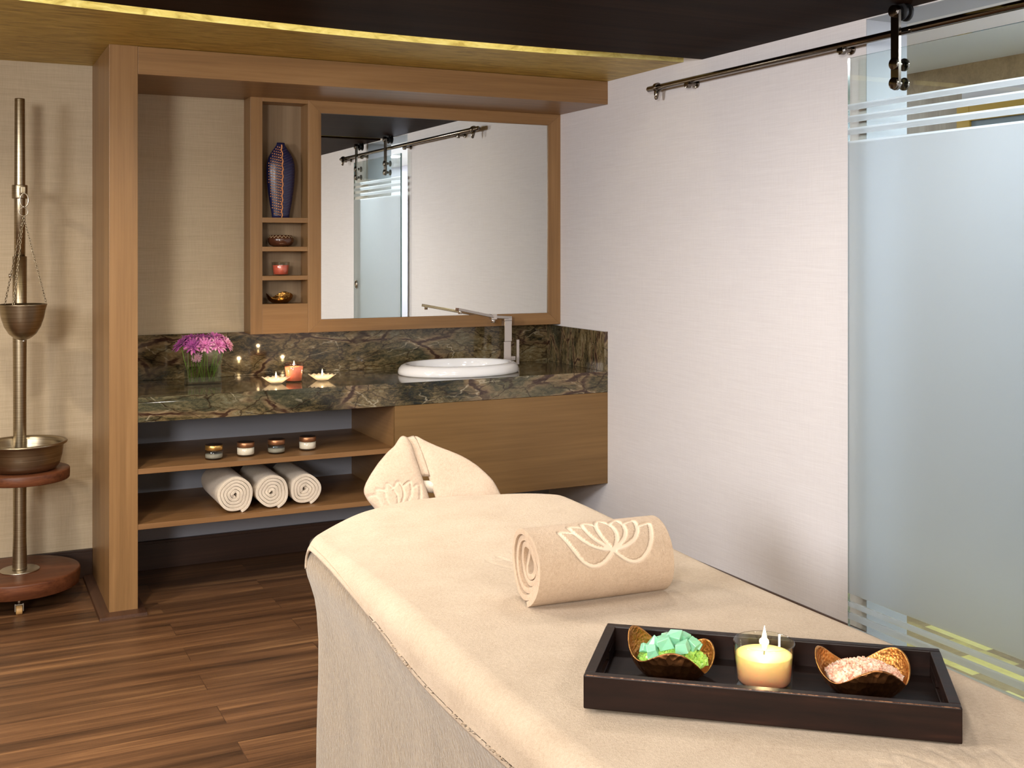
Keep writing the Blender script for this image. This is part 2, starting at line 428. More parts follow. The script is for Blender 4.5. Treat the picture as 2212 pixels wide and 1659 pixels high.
c = n.mix(n.ramp(sp.outputs[0], [(0.66, (0, 0, 0, 1)), (0.72, (1, 1, 1, 1))]), c, rgb(216, 202, 176))
n.set(color=c, rough=0.9, spec=0.15, sheen=0.5); n.bump(a.outputs[0], 0.9, 0.006); M['sheet'] = n.mat
# tray
n = NT('espresso lacquer')
a = n.noise(n.coord((3, 30, 30)), 2, 5, 0.6)
n.set(color=n.ramp(a.outputs[0], [(0.35, rgb(20, 10, 7)), (0.6, rgb(31, 16, 11)), (0.75, rgb(44, 24, 16))]), rough=0.40, spec=0.22); n.bump(a.outputs[0], 0.08, 0.002); M['espresso'] = n.mat
n = NT('worn lacquer edge')
a = n.noise(n.coord((60, 60, 60)), 2, 4, 0.7)
n.set(color=n.ramp(a.outputs[0], [(0.45, rgb(70, 42, 30)), (0.6, rgb(150, 108, 78))]), rough=0.4); M['espresso_worn'] = n.mat
# hammered bronze
def hammered(name, ca, cb, rough=0.3, sc=95, st=0.5):
    n = NT(name)
    vo = n.n.new('ShaderNodeTexVoronoi'); n.l.new(n.coord(), vo.inputs['Vector']); vo.inputs['Scale'].default_value = sc
    big = n.noise(n.coord(), 26, 4, 0.6)
    n.set(color=n.ramp(big.outputs[0], [(0.38, ca), (0.62, cb)]), rough=rough, metal=1.0); n.bump(vo.outputs['Distance'], st, 0.004); return n.mat
M['bronze_out'] = hammered('dark hammered bronze', rgb(104, 66, 40), rgb(150, 102, 64), 0.36)
M['bronze_in'] = hammered('copper bowl lining', rgb(176, 122, 66), rgb(214, 160, 96), 0.36, 200, 0.25)
M['brass_bowl'] = hammered('antique brass', rgb(120, 84, 40), rgb(176, 130, 66), 0.25)
M['crystal'] = plain('mint crystal', rgb(158, 226, 188), 0.25, trans=0.25, sss=0.3, ssss=0.01)
M['crystal_lime'] = plain('lime crystal', rgb(190, 232, 110), 0.3, trans=0.2, sss=0.3, ssss=0.01)
n = NT('pink rock salt')
a = n.noise(n.coord(), 120, 2, 0.5)
n.set(color=n.ramp(a.outputs[0], [(0.3, rgb(206, 142, 116)), (0.5, rgb(236, 190, 164)), (0.7, rgb(246, 220, 200))]), rough=0.5, sss=0.2, ssss=0.005); M['salt'] = n.mat
n = NT('pink petals')
a = n.noise(n.coord(), 30, 3, 0.6)
M['petal_mag'] = plain('magenta petals', rgb(176, 74, 156), 0.6, sheen=0.2)
M['petal_pink'] = plain('pink petals', rgb(226, 128, 188), 0.6, sheen=0.2)
M['petal_pale'] = plain('pale pink petals', rgb(246, 184, 206), 0.6, sheen=0.2)
M['stem'] = plain('green stem', rgb(104, 136, 40), 0.5)
M['vase_blue'] = plain('midnight blue glaze', rgb(28, 30, 66), 0.3)
M['copper'] = plain('copper beads', rgb(240, 176, 124), 0.3, 1.0)
M['darkwood'] = plain('dark polished wood', rgb(74, 42, 26), 0.25, coat=0.3)
M['ivory'] = plain('ivory inlay', rgb(214, 190, 150), 0.5)
M['lid_brown'] = plain('brown metal lid', rgb(160, 112, 78), 0.35, 0.8)
M['lid_gold'] = plain('gold metal lid', rgb(206, 164, 96), 0.3, 0.9)
M['lid_top'] = plain('dark lid top', rgb(36, 22, 14), 0.3)
M['cream_jar'] = plain('cream content', rgb(228, 216, 196), 0.6)
M['grey_jar'] = plain('grey clay content', rgb(150, 146, 136), 0.6)
M['caster'] = plain('amber caster wheel', rgb(190, 150, 96), 0.4)
M['grey_wood'] = wood('grey corridor wood', (rgb(132, 118, 104), rgb(156, 142, 128), rgb(176, 164, 150)), 'z', rough=0.5)
M['tan_wood'] = wood('tan corridor wood', (rgb(128, 104, 74), rgb(150, 126, 92), rgb(168, 144, 110)), 'x', rough=0.5)
M['gilt'] = plain('gilt frame', rgb(176, 142, 66), 0.4, 0.3)
M['slate'] = plain('slate blue door', rgb(120, 132, 142), 0.5)
n = NT('corridor stone mosaic')
br = n.n.new('ShaderNodeTexBrick'); n.l.new(n.coord(rot=(0, 0, PI/2)), br.inputs['Vector'])
br.inputs['Scale'].default_value = 1.0; br.inputs['Brick Width'].default_value = 0.3; br.inputs['Row Height'].default_value = 0.08; br.inputs['Mortar Size'].default_value = 0.001
br.inputs['Color1'].default_value = (0, 0, 0, 1); br.inputs['Color2'].default_value = (1, 1, 1, 1)
a = n.noise(n.coord(), 14, 5, 0.7, 0.6)
f = n.math('ADD', n.math('MULTIPLY', br.outputs['Color'], 0.6), n.math('MULTIPLY', a.outputs[0], 0.5))
n.set(color=n.ramp(f, [(0.25, rgb(122, 104, 84)), (0.5, rgb(166, 148, 108)), (0.7, rgb(206, 194, 118)), (0.95, rgb(222, 212, 150))]), rough=0.35); M['mosaic'] = n.mat

def struct(mb, name, mats, parent=None, **kw):
    o = mb.build(name, mats, parent, **kw)
    if parent is None: o['kind'] = 'structure'
    return o

# ================================================================== ROOM
XR, YB = 2.92, 5.48            # right wall face, back wall face
XL, YF = -2.30, -2.20
YP = 4.853                     # front of the built-in alcove
OY0, OY1 = 2.20, 3.071         # door opening
b = MB(); b.box((XL-0.1, YF-0.1, -0.05), (XR+0.1, YB+0.1, 0)); struct(b, 'floor', M['floor'])
# back wall: linen paper above the worktop, grey paint below it inside the alcove
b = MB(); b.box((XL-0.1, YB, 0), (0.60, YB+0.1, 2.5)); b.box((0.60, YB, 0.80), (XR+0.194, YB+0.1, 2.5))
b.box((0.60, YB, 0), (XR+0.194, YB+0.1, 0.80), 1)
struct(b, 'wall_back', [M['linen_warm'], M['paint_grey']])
b = MB(); b.box((XR, OY1, 0), (XR+0.194, YB, ZC)); b.box((XR, OY1, ZC), (XR+0.194, YB, 2.5))
b.box((XR, YF, 0), (XR+0.194, OY0, 2.5)); b.box((XR, OY0, 2.315), (XR+0.194, OY1, 2.5))
b.box((XR+0.001, OY1-0.002, 0), (XR+0.194, OY1, 2.315), 1); b.box((XR+0.001, OY0, 0), (XR+0.194, OY0+0.002, 2.315), 1); b.box((XR+0.001, OY0, 2.313), (XR+0.194, OY1, 2.315), 1)
struct(b, 'wall_right', [M['linen_lit_cool'], M['jamb']])
b = MB(); b.box((XL-0.1, YF, 0), (XL, YB, 2.5)); struct(b, 'wall_left', M['linen_warm'])
b = MB(); b.box((XL-0.1, YF-0.1, 0), (XR+0.194, YF, 2.5)); struct(b, 'wall_front', M['cream'])
b = MB(); b.box((XL-0.1, YF-0.1, ZU), (XR+0.194, YB+0.1, ZU+0.1)); struct(b, 'ceiling', M['onyx'])
# gold plaster ceiling strip over the alcove, with its curved edge towards the light trough
GE = [(-2.3, 3.55), (-1.4, 3.78), (-0.6, 3.97), (0.0, 4.085), (0.19, 4.129), (0.43, 4.173), (0.75, 4.212), (1.10, 4.247), (1.48, 4.273), (1.88, 4.276), (2.3, 4.263), (2.74, 4.215), (2.92, 4.20)]
DE = [(-2.3, 3.42), (-1.4, 3.65), (-0.6, 3.84), (0.0, 3.945), (0.37, 3.994), (0.72, 4.041), (1.055, 4.075), (1.42, 4.106), (1.8, 4.11), (2.22, 4.104), (2.65, 4.067), (2.92, 4.058)]
def smooth_curve(P, n=60):
    P = np.array(P); xs = np.linspace(P[0, 0], P[-1, 0], n); ys = np.interp(xs, P[:, 0], P[:, 1])
    k = np.array([1, 2, 3, 2, 1.])/9; yp = np.pad(ys, 2, mode='reflect', reflect_type='odd'); ys = np.convolve(yp, k, 'valid')
    return list(zip(xs, ys))
ge = smooth_curve(GE); de = smooth_curve(DE)
def slab(mb, front, back, z0, z1, mi_side=0, mi=0):
    n = len(front); vs = []
    for (a, c) in zip(front, back): vs += [(a[0], a[1], z0), (a[0], a[1], z1), (c[0], c[1], z0), (c[0], c[1], z1)]
    fs_s, fs = [], []
    for i in range(n-1):
        p, q = 4*i, 4*i+4
        fs.append((p, p+2, q+2, q)); fs.append((p+1, q+1, q+3, p+3))
        fs_s.append((p, q, q+1, p+1)); fs.append((p+2, p+3, q+3, q+2))
    fs.append((0, 1, 3, 2)); e = 4*(n-1); fs.append((e, e+2, e+3, e+1))
    base = len(mb.v)
    mb.add(vs, fs, mi); mb.f += [tuple(i+base for i in f) for f in fs_s]; mb.m += [mi_side]*len(fs_s); mb.sm += [False]*len(fs_s)
b = MB(); slab(b, ge, [(x, YB) for x, y in ge], 2.327, ZU, 1, 0)
struct(b, 'ceiling_gold', [M['gold'], M['onyx']])
for (f0, f1, tr) in (([(x, y-1.42) for x, y in de], de, 1), ([(x, YF) for x, y in de], [(x, y-1.57) for x, y in de], 2)):
    b = MB(); slab(b, f0, f1, ZC, ZC+0.014, 0, 0); slab(b, f0, f1, ZC+0.014, ZU-0.0005, 1, 1)
    struct(b, 'ceiling_panel', [M['panel'], M['onyx']])
# LED tapes fixed under the upper ceiling inside the troughs
for dy in (0.035, -1.535):
    b = MB()
    b.grid(len(de)-6, 2, lambda i, j: (de[i][0], de[i][1]+dy+0.012*j-0.006, ZU-0.004), smooth=False)
    o = b.build('light_strip', M['led'], solid=0.003, fix=False)
    tag(o, 'glowing strip light hidden in the ceiling trough ' + ('beside the gold ceiling' if dy > -1 else 'between the two dark ceiling panels'), 'strip light')
# skirtings
b = MB(); b.box((XL, YB-0.014, 0), (0.563, YB, 0.118)); b.box((XL, YB-0.018, 0.118), (0.563, YB, 0.13)); struct(b, 'baseboard_back', M['dark_floor'], bevel=0.002)
b = MB(); b.box((0.675, YB-0.014, 0), (XR, YB, 0.12)); b.box((0.675, YB-0.018, 0.12), (XR, YB, 0.134)); struct(b, 'baseboard_alcove', M['dark_floor'], bevel=0.002)
b = MB(); b.box((XR-0.014, OY1+0.0, 0), (XR, YB-0.02, 0.13)); b.box((XR-0.014, YF, 0), (XR, OY0, 0.13)); struct(b, 'baseboard_right', M['dark_floor_y'], bevel=0.002)
b = MB(); b.box((XL, YF, 0), (XL+0.014, YB-0.02, 0.13)); struct(b, 'baseboard_left', M['dark_floor_y'], bevel=0.002)
# floor strip around the foot of the post
b = MB()
b.add([(0.520, 4.800, 0), (0.563, 4.853, 0), (0.563, YB-0.02, 0), (0.520, YB-0.02, 0), (0.522, 4.802, 0.012), (0.563, 4.853, 0.016), (0.563, YB-0.02, 0.016), (0.522, YB-0.02, 0.012)],
      [(0, 3, 2, 1), (4, 5, 6, 7), (0, 1, 5, 4), (1, 2, 6, 5), (2, 3, 7, 6), (3, 0, 4, 7)])
b.add([(0.520, 4.800, 0), (0.706, 4.800, 0), (0.675, 4.853, 0), (0.563, 4.853, 0), (0.522, 4.802, 0.012), (0.704, 4.802, 0.012), (0.675, 4.853, 0.016), (0.563, 4.853, 0.016)],
      [(0, 3, 2, 1), (4, 5, 6, 7), (0, 1, 5, 4), (1, 2, 6, 5), (2, 3, 7, 6), (3, 0, 4, 7)])
b.add([(0.706, 4.800, 0), (0.706, 5.40, 0), (0.675, 5.40, 0), (0.675, 4.853, 0), (0.704, 4.802, 0.012), (0.704, 5.40, 0.012), (0.675, 5.40, 0.016), (0.675, 4.853, 0.016)],
      [(0, 3, 2, 1), (4, 5, 6, 7), (0, 1, 5, 4), (1, 2, 6, 5), (2, 3, 7, 6), (3, 0, 4, 7)])
struct(b, 'trim_1', M['dark_floor_y'])

# ------------------------------------------------------------------ corridor behind the glass
b = MB(); b.box((XR+0.1, YF-0.1, -0.05), (4.2, YB+0.6, 0)); struct(b, 'floor_corridor', M['mosaic'])
b = MB(); b.box((XR+0.194, YF-0.1, 2.33), (4.2, YB+0.6, 2.40)); struct(b, 'ceiling_corridor', M['paint_white'])
b = MB()
b.box((4.10, 0.2, 2.198), (4.2, YB+0.6, 2.33), 0); b.box((4.10, 3.71, 0), (4.2, YB+0.6, 2.198), 1)
b.box((4.10, 0.2, 0), (4.2, 3.71, 2.198), 2); b.box((4.10, YF-0.1, 0), (4.2, 0.2, 2.33), 3)
b.box((XR+0.194, YB+0.5, 0), (4.2, YB+0.6, 2.33), 3); b.box((XR+0.194, YF-0.2, 0), (4.2, YF-0.1, 2.33), 3)
struct(b, 'wall_corridor', [M['tan_wood'], M['grey_wood'], M['corr_wall'], M['corr_wall']])
d2 = empty('door_2', (4.10, 3.2, 0), kind='structure')
b = MB(); b.box((-0.02, -0.5, 0), (0.0, 0.44, 2.065)); b.build('door_leaf', M['slate'], d2, bevel=0.002)
b = MB(); b.box((-0.035, 0.44, 0), (0, 0.51, 2.16)); b.box((-0.035, -0.57, 0), (0, -0.5, 2.16)); b.box((-0.035, -0.5, 2.065), (0, 0.44, 2.16)); b.build('door_frame', M['gilt'], d2, bevel=0.003)

# ------------------------------------------------------------------ sliding glass door on the right wall
door = empty('door_1', (2.862, 2.57, 0), kind='structure')
GX = 0.005
z_bands = [(0.02, 0.130, 0), (0.130, 0.150, 1), (0.150, 0.177, 0), (0.177, 0.200, 1), (0.200, 0.221, 0), (0.221, 0.239, 1), (0.239, 0.268, 0),
           (0.268, 1.878, 1), (1.878, 1.901, 0), (1.901, 1.924, 1), (1.924, 1.945, 0), (1.945, 1.968, 1), (1.968, 1.988, 0), (1.988, 2.009, 1), (2.009, 2.174, 0)]
gy0, gy1 = -0.53, 0.525
b = MB()
for (a, c, mi) in z_bands:
    for sx in (-1, 1):
        b.add([(sx*GX, gy0, a), (sx*GX, gy1, a), (sx*GX, gy1, c), (sx*GX, gy0, c)], [(0, 1, 2, 3) if sx > 0 else (3, 2, 1, 0)], mi)
    b.add([(-GX, gy1, a), (GX, gy1, a), (GX, gy1, c), (-GX, gy1, c)], [(3, 2, 1, 0)], 2)
    b.add([(-GX, gy0, a), (GX, gy0, a), (GX, gy0, c), (-GX, gy0, c)], [(0, 1, 2, 3)], 2)
b.add([(-GX, gy0, 2.174), (GX, gy0, 2.174), (GX, gy1, 2.174), (-GX, gy1, 2.174)], [(0, 1, 2, 3)], 2)
b.add([(-GX, gy0, 0.02), (GX, gy0, 0.02), (GX, gy1, 0.02), (-GX, gy1, 0.02)], [(3, 2, 1, 0)], 2)
b.build('glass_pane', [M['glass_door'], M['frost'], M['glass_edge']], door, fix=False)
for hy in (0.272, -0.395):
    b = MB()
    b.box((-0.034, hy-0.018, 2.045), (-0.022, hy+0.018, 2.295)); b.cyl((-0.034, hy, 2.295), (-0.022, hy, 2.295), 0.018)
    b.cyl((-0.034, hy, 2.045), (-0.022, hy, 2.045), 0.018)
    h = b.build('hanger', M['dark_chrome'], door, bevel=0.001)
    for zz in (2.115, 2.050):
        b = MB(); b.cyl((-0.042, hy, zz), (-0.034, hy, zz), 0.02); b.cyl((-0.022, hy, zz), (-0.0055, hy, zz), 0.010); b.cyl((0.0055, hy, zz), (0.013, hy, zz), 0.022); b.build('clamp_bolt', M['dark_chrome'], h, bevel=0.001)
    b = MB(); b.cyl((-0.022, hy, 2.292), (-0.008, hy, 2.292), 0.015); b.cyl((-0.008, hy, 2.292), (0.0, hy, 2.292), 0.030, seg=40)
    b.cyl((0.0, hy, 2.292), (0.016, hy, 2.292), 0.022, seg=40); b.cyl((0.016, hy, 2.292), (0.024, hy, 2.292), 0.030, seg=40)
    b.build('roller_wheel', M['rubber'], h, bevel=0.001)
    b = MB(); b.cyl((-0.044, hy, 2.292), (-0.034, hy, 2.292), 0.02); b.build('axle_cap', M['dark_chrome'], h, bevel=0.001)
b = MB()
for sx in (-1, 1):
    b.lathe([(0.030, 0.0), (0.030, 0.004), (0.024, 0.006), (0.022, 0.003), (0.008, 0.003)], 32)
hd = MB(); hd.tube([(0, 0.030*math.cos(a), 0.030*math.sin(a)) for a in [2*PI*k/32 for k in range(32)]], 0.004, 8, closed=True)
hd.cyl((-0.002, 0, 0), (0.002, 0, 0), 0.027, 32)
o = hd.build('handle', M['chrome'], door, loc=(-0.008, -0.46, 1.207))
# rail
rail = empty('door_rail', (2.870, 3.0, 2.228), label='dark steel sliding door rail high on the pale right wall', cat='rail')
b = MB(); b.tube([(0, -1.34, 0), (0, -1.335, 0), (0, 1.405, 0), (0, 1.410, 0)], [0.011, 0.0135, 0.0135, 0.011], 24); b.build('rail_bar', M['dark_chrome'], rail)
for yy in (0.14, 1.095, -0.80, -1.21):
    b = MB(); b.cyl((0.0, yy, -0.012), (0.049, yy, -0.012), 0.011); b.cyl((-0.010, yy, -0.018), (0.010, yy, -0.018), 0.016, 24); b.cyl((0.043, yy, -0.012), (0.050, yy, -0.012), 0.018)
    b.build('rail_bracket', M['dark_chrome'], rail, bevel=0.001)
for yy in (1.335, -1.275):
    b = MB(); b.cyl((0, yy-0.010, 0), (0, yy+0.010, 0), 0.021, 28)
    b.tube([(0, yy, -0.01), (-0.004, yy, -0.030), (-0.006, yy, -0.047)], [0.013, 0.012, 0.009], 16); b.sphere((-0.006, yy, -0.048), 0.009, 14, 8)
    b.build('rail_stop', M['dark_chrome'], rail, bevel=0.001)

# ================================================================== ALCOVE JOINERY
surr = empty('alcove_surround', (0.563, YP, 0), label='teak veneer post and overhead beam framing the wash basin alcove', cat='wooden surround')
b = MB(); b.box((0, 0, 0), (0.112, YB-YP, 2.327)); b.build('post', M['wood_z'], surr, bevel=0.0015)
b = MB(); b.box((0.1125, 0, 2.212), (XR-0.563, YB-YP, 2.326)); b.build('beam', M['wood_x'], surr, bevel=0.0015)
# mirror and display niche
unit = empty('mirror_cabinet', (1.253, 5.345, 1.088), label='teak framed wall mirror with a tall display niche on its left', cat='mirror')
UH = 2.212-1.088; UD = YB-5.345
b = MB(); b.box((0, 0, 0), (0.057, UD, UH)); b.build('left_stile', M['wood_z'], unit, bevel=0.001)
b = MB(); b.box((0.277, 0, 0), (0.281, UD, UH)); b.build('divider_panel', M['wood_z'], unit)
b = MB(); b.box((0.057, 0, 1.105), (0.277, UD, UH)); b.build('niche_top', M['wood_x'], unit, bevel=0.001)
b = MB(); b.box((0.057, 0.0, 0), (0.277, UD, 0.142)); b.build('niche_base', M['wood_x'], unit, bevel=0.001)
b = MB(); b.box((0.057, UD-0.015, 0.142), (0.277, UD, 1.105)); b.build('niche_back', M['niche_back'], unit)
SH = [(0.530, 0.554), (0.393, 0.415), (0.255, 0.276)]
for (a, c) in SH:
    b = MB(); b.box((0.057, 0, a), (0.277, UD-0.015, c)); b.build('niche_shelf', M['wood_x'], unit, bevel=0.001)
# mitred frame
fx0, fx1, mx0, mx1 = 0.281, XR-1.253, 1.597-1.253, 2.845-1.253
mz0, mz1 = 1.150-1.088, 2.152-1.088
fr = [((fx0, 0), (mx0, mz0), (mx0, mz1), (fx0, UH), 'z'), ((fx1, 0), (fx1, UH), (mx1, mz1), (mx1, mz0), 'z'),
      ((fx0, 0), (fx1, 0), (mx1, mz0), (mx0, mz0), 'x'), ((fx0, UH), (mx0, mz1), (mx1, mz1), (fx1, UH), 'x')]
for q in fr:
    vs = [(p[0], 0, p[1]) for p in q[:4]]+[(p[0], UD-0.001, p[1]) for p in q[:4]]
    b = MB(); b.add(vs, [(0, 1, 2, 3), (7, 6, 5, 4), (0, 4, 5, 1), (1, 5, 6, 2), (2, 6, 7, 3), (3, 7, 4, 0)])
    b.build('mirror_frame', M['wood_'+q[4]], unit, bevel=0.0012)
b = MB(); b.box((mx0+0.0005, 0.008, mz0+0.0005), (mx1-0.0005, 0.03, mz1-0.0005)); b.build('mirror_glass', M['mirror'], unit)

# worktop
ct = empty('marble_worktop', (0.676, YP, 0), label='polished green and brown marble worktop with thick apron and upstands', cat='worktop')
WX = XR-0.676; WD = YB-YP
SCX, SCY = 2.235-0.676, 5.135-YP
b = MB()
# slab with the basin hole: ring fan between ellipse and rectangle
def rect_pt(a, x0, x1, y0, y1, cx, cy):
    dx, dy = math.cos(a), math.sin(a); t = 1e9
    for lim, d, c in ((x1, dx, cx), (x0, dx, cx), (y1, dy, cy), (y0, dy, cy)):
        if abs(d) > 1e-9:
            k = (lim-c)/d
            if k > 0: t = min(t, k)
    return cx+dx*t, cy+dy*t
ell = lambda a: (SCX+0.262*math.cos(a), SCY+0.196*math.sin(a))
angs = sorted(set([2*PI*k/64 for k in range(64)]+[math.atan2(y-SCY, x-SCX) % (2*PI) for x, y in ((0, 0), (WX, 0), (WX, WD), (0, WD))]))
n_ = len(angs); vs = []
for zt in (0.882, 0.860):
    for a in angs: vs.append(ell(a)+(zt,))
    for a in angs: vs.append(rect_pt(a, 0, WX, 0, WD, SCX, SCY)+(zt,))
fs = []
for i in range(n_):
    j = (i+1) % n_
    fs.append((i, n_+i, n_+j, j)); fs.append((2*n_+i, 2*n_+j, 3*n_+j, 3*n_+i))
    fs.append((i, j, 2*n_+j, 2*n_+i)); fs.append((n_+i, 3*n_+i, 3*n_+j, n_+j))
b.add(vs, fs); b.build('slab', M['marble'], ct)
b = MB(); b.box((0, 0.0, 0.779), (WX, 0.020, 0.8595)); b.build('apron', M['marble'], ct, bevel=0.0015)
b = MB(); b.box((0, WD-0.02, 0.8825), (WX-0.02, WD, 1.093)); b.build('backsplash', M['marble'], ct, bevel=0.001)
b = MB(); b.box((WX-0.02, 0, 0.8825), (WX, WD, 1.080)); b.build('side_splash', M['marble_side'], ct, bevel=0.001)
# cabinet under the basin and open shelves
cab = empty('basin_cabinet', (1.795, YP, 0.325), label='wall hung golden brown cabinet under the basin end of the worktop', cat='cabinet')
CW = XR-1.795
b = MB(); b.box((0, 0.02, 0), (0.018, WD, 0.5345)); b.build('side_panel', M['wood_y'], cab)
b = MB(); b.box((CW-0.018, 0.02, 0), (CW, WD, 0.5345)); b.build('side_panel', M['wood_y'], cab)
b = MB(); b.box((0.018, 0.02, 0), (CW-0.018, WD, 0.018)); b.build('bottom_panel', M['cab_x'], cab)
b = MB(); b.box((0.0, 0.001, 0.0), (CW, 0.0195, 0.453)); b.build('front_panel', M['cab_x'], cab, bevel=0.001)
b = MB(); b.cyl((CW*0.6, 0.42, -0.15), (CW*0.6, 0.42, 0.0), 0.03); b.build('waste_pipe', M['paint_grey'], cab)
for z0, nm, lb in ((0.566, 'open_shelf', 'upper open wooden shelf holding four jars under the worktop'), (0.338, 'open_shelf', 'lower open wooden shelf holding three rolled towels')):
    b = MB(); b.box((0.6755, YP+0.002, z0), (1.7945, YB-0.001, z0+0.022)); o = b.build(nm, M['shelf_x'], bevel=0.001); tag(o, lb, 'shelf', 'open shelves left of the basin cabinet')

# basin
bas = empty('wash_basin', (0.676+SCX, YP+SCY, 0.882), label='white oval ceramic basin set into the marble worktop', cat='wash basin')
prof = [(0.985, 0.0), (1.0, 0.006), (1.0, 0.016), (0.985, 0.030), (0.95, 0.043), (0.90, 0.050), (0.86, 0.050), (0.835, 0.044), (0.82, 0.02), (0.79, -0.02), (0.74, -0.055), (0.62, -0.085), (0.4, -0.098), (0.08, -0.102),
        (0.07, -0.115), (0.40, -0.112), (0.65, -0.098), (0.80, -0.06), (0.84, -0.01), (0.86, -0.0005)]
b = MB(); b.lathe([(r, z) for r, z in prof], 96, sx=0.310, sy=0.230, closed=True); b.build('bowl', M['porcelain'], bas)
b = MB(); b.lathe([(0.001, -0.103), (0.022, -0.103), (0.024, -0.0995), (0.020, -0.0985), (0.001, -0.0985)], 24); b.build('drain', M['chrome'], bas)
# faucet
fa = empty('basin_faucet', (2.573, 5.290, 0.882), label='chrome square column faucet with long folding spout behind basin', cat='faucet')
b = MB(); b.box((-0.030, -0.022, 0), (0.030, 0.022, 0.004)); b.box((-0.028, -0.02, 0.004), (0.016, 0.02, 0.130)); b.build('body', M['chrome'], fa, bevel=0.002)
b = MB(); b.box((-0.023, -0.018, 0.130), (0.021, 0.018, 0.238)); b.build('column', M['chrome'], fa, bevel=0.002)
mid = Vector((-0.103, -0.050, 0.263)); tip = Vector((-0.356, -0.170, 0.313))
def bar(mb, p, q, wdt, h):
    d = (q-p); L = d.length; x = d.normalized(); y = Vector((0, 0, 1)).cross(x).normalized(); z = x.cross(y)
    R = Matrix((x, y, z)).transposed().to_4x4(); R.translation = p
    mb.box((0, -wdt/2, -h/2), (L, wdt/2, h/2), rot=R)
b = MB()
b.box((-0.023, -0.018, 0.2382), (0.021, 0.018, 0.252))
bar(b, Vector((0.020, 0.006, 0.252)), mid, 0.030, 0.015); bar(b, mid, tip, 0.026, 0.014)
sp = b.build('spout', M['chrome'], fa, bevel=0.0015)
b = MB(); b.box((mid.x-0.016, mid.y-0.016, mid.z-0.014), (mid.x+0.016, mid.y+0.016, mid.z+0.014)); b.cyl((mid.x, mid.y, mid.z-0.03), (mid.x, mid.y, mid.z-0.013), 0.011)
b.build('spout_joint', M['chrome'], fa, bevel=0.0015)
b = MB(); b.cyl((tip.x+0.02, tip.y+0.009, tip.z-0.024), (tip.x+0.02, tip.y+0.009, tip.z-0.004), 0.009); b.build('nozzle', M['chrome'], fa, bevel=0.001)
b = MB(); b.box((0.0165, -0.012, 0.03), (0.045, 0.012, 0.052)); b.box((0.048, -0.014, 0.008), (0.066, 0.014, 0.138)); b.build('lever', M['chrome'], fa, bevel=0.0015)

# ================================================================== THINGS IN THE NICHE
# leaf vase
lv = empty('leaf_vase', (1.412, 5.400, 1.088+0.554), label='tall midnight blue leaf shaped vase with copper studs in top niche', cat='vase')
VH = 0.363
WPR = [(0.0, 0.042), (0.08, 0.046), (0.2, 0.054), (0.35, 0.062), (0.5, 0.068), (0.62, 0.070), (0.72, 0.068), (0.80, 0.060), (0.87, 0.046), (0.93, 0.030), (0.97, 0.021), (1.0, 0.019)]
def vw(t): return float(np.interp(t, [p[0] for p in WPR], [p[1] for p in WPR]))
prof = [(1e-4, 0)]+[(vw(t), t*VH) for t in np.linspace(0, 1, 36)]+[(0.012, VH-0.001), (0.010, VH-0.05)]
b = MB(); b.lathe(prof, 48, sy=0.52); b.build('body', M['vase_blue'], lv)
b = MB()
for i in range(26):
    t0 = 0.03+i*0.036
    for k in range(1, 9):
        xx = -k*0.0088; t = t0-k*0.010*0.0 + k*0.006
        if t > 0.97 or t < 0.01: continue
        wv = vw(t)
        if abs(xx) > wv-0.004: continue
        yy = -0.52*math.sqrt(max(0, wv*wv-xx*xx))
        b.sphere((xx, yy-0.0015, t*VH), 0.0037, 8, 5)
b.build('stud_rows', M['copper'], lv)
b = MB()
for i in range(60):
    t = 0.01+i*0.0162
    if t > 0.975: break
    b.sphere((0.002*math.sin(i), -0.52*vw(t)-0.001, t*VH), 0.0042, 8, 5)
b.build('midrib', M['copper'], lv)
b = MB()
for i in range(26):
    t0 = 0.02+i*0.036; pts = []
    for k in range(9):
        xx = 0.004+k*0.0088; t = t0+k*0.011
        if t > 0.97: break
        wv = vw(t)
        if xx > wv-0.001: break
        pts.append((xx, -0.52*math.sqrt(max(0, wv*wv-xx*xx))-0.0004, t*VH))
    if len(pts) > 1: b.tube(pts, 0.0016, 5)
b.build('leaf_veins', plain('bluish veins', rgb(84, 74, 96), 0.3, 0.5), lv)
# round wooden bowl
wb = empty('wooden_bowl', (1.412, 5.400, 1.088+0.415), label='round dark wooden bowl with ivory zigzag rim on niche shelf', cat='bowl')
b = MB(); b.lathe([(0.034, 0), (0.052, 0.008), (0.0625, 0.024), (0.062, 0.040), (0.053, 0.054), (0.049, 0.056), (0.046, 0.053), (0.05, 0.04), (0.05, 0.022), (0.03, 0.008), (0.001, 0.007)], 56); b.build('bowl', M['darkwood'], wb)
b = MB(); pts = []
for k in range(41):
    a = 2*PI*k/40; zz = 0.0535 if k % 2 == 0 else 0.0425; rr = 0.0545 if k % 2 == 0 else 0.0618
    pts.append((rr*math.cos(a), rr*math.sin(a), zz))
b.tube(pts[:-1], 0.0012, 6, closed=True); b.build('zigzag_inlay', M['ivory'], wb)

def glass_cup(mb, r0, r1, h, th=0.003, base=0.006, seg=56):
    mb.lathe([(1e-4, 0), (r0-0.002, 0), (r0, 0.002), (r1, h-0.0015), (r1-th*0.5, h), (r1-th, h-0.0015), (r0-th, base+0.002), (r0-th-0.003, base), (1e-4, base)], seg)
def flame(parent, loc, s=1.0):
    b = MB(); b.lathe([(1e-4, -0.002*s), (0.0028*s, 0.003*s), (0.0042*s, 0.009*s), (0.0036*s, 0.016*s), (0.0018*s, 0.025*s), (1e-4, 0.034*s)], 16)
    o = b.build('flame', M['flame'], parent, loc=loc); return o
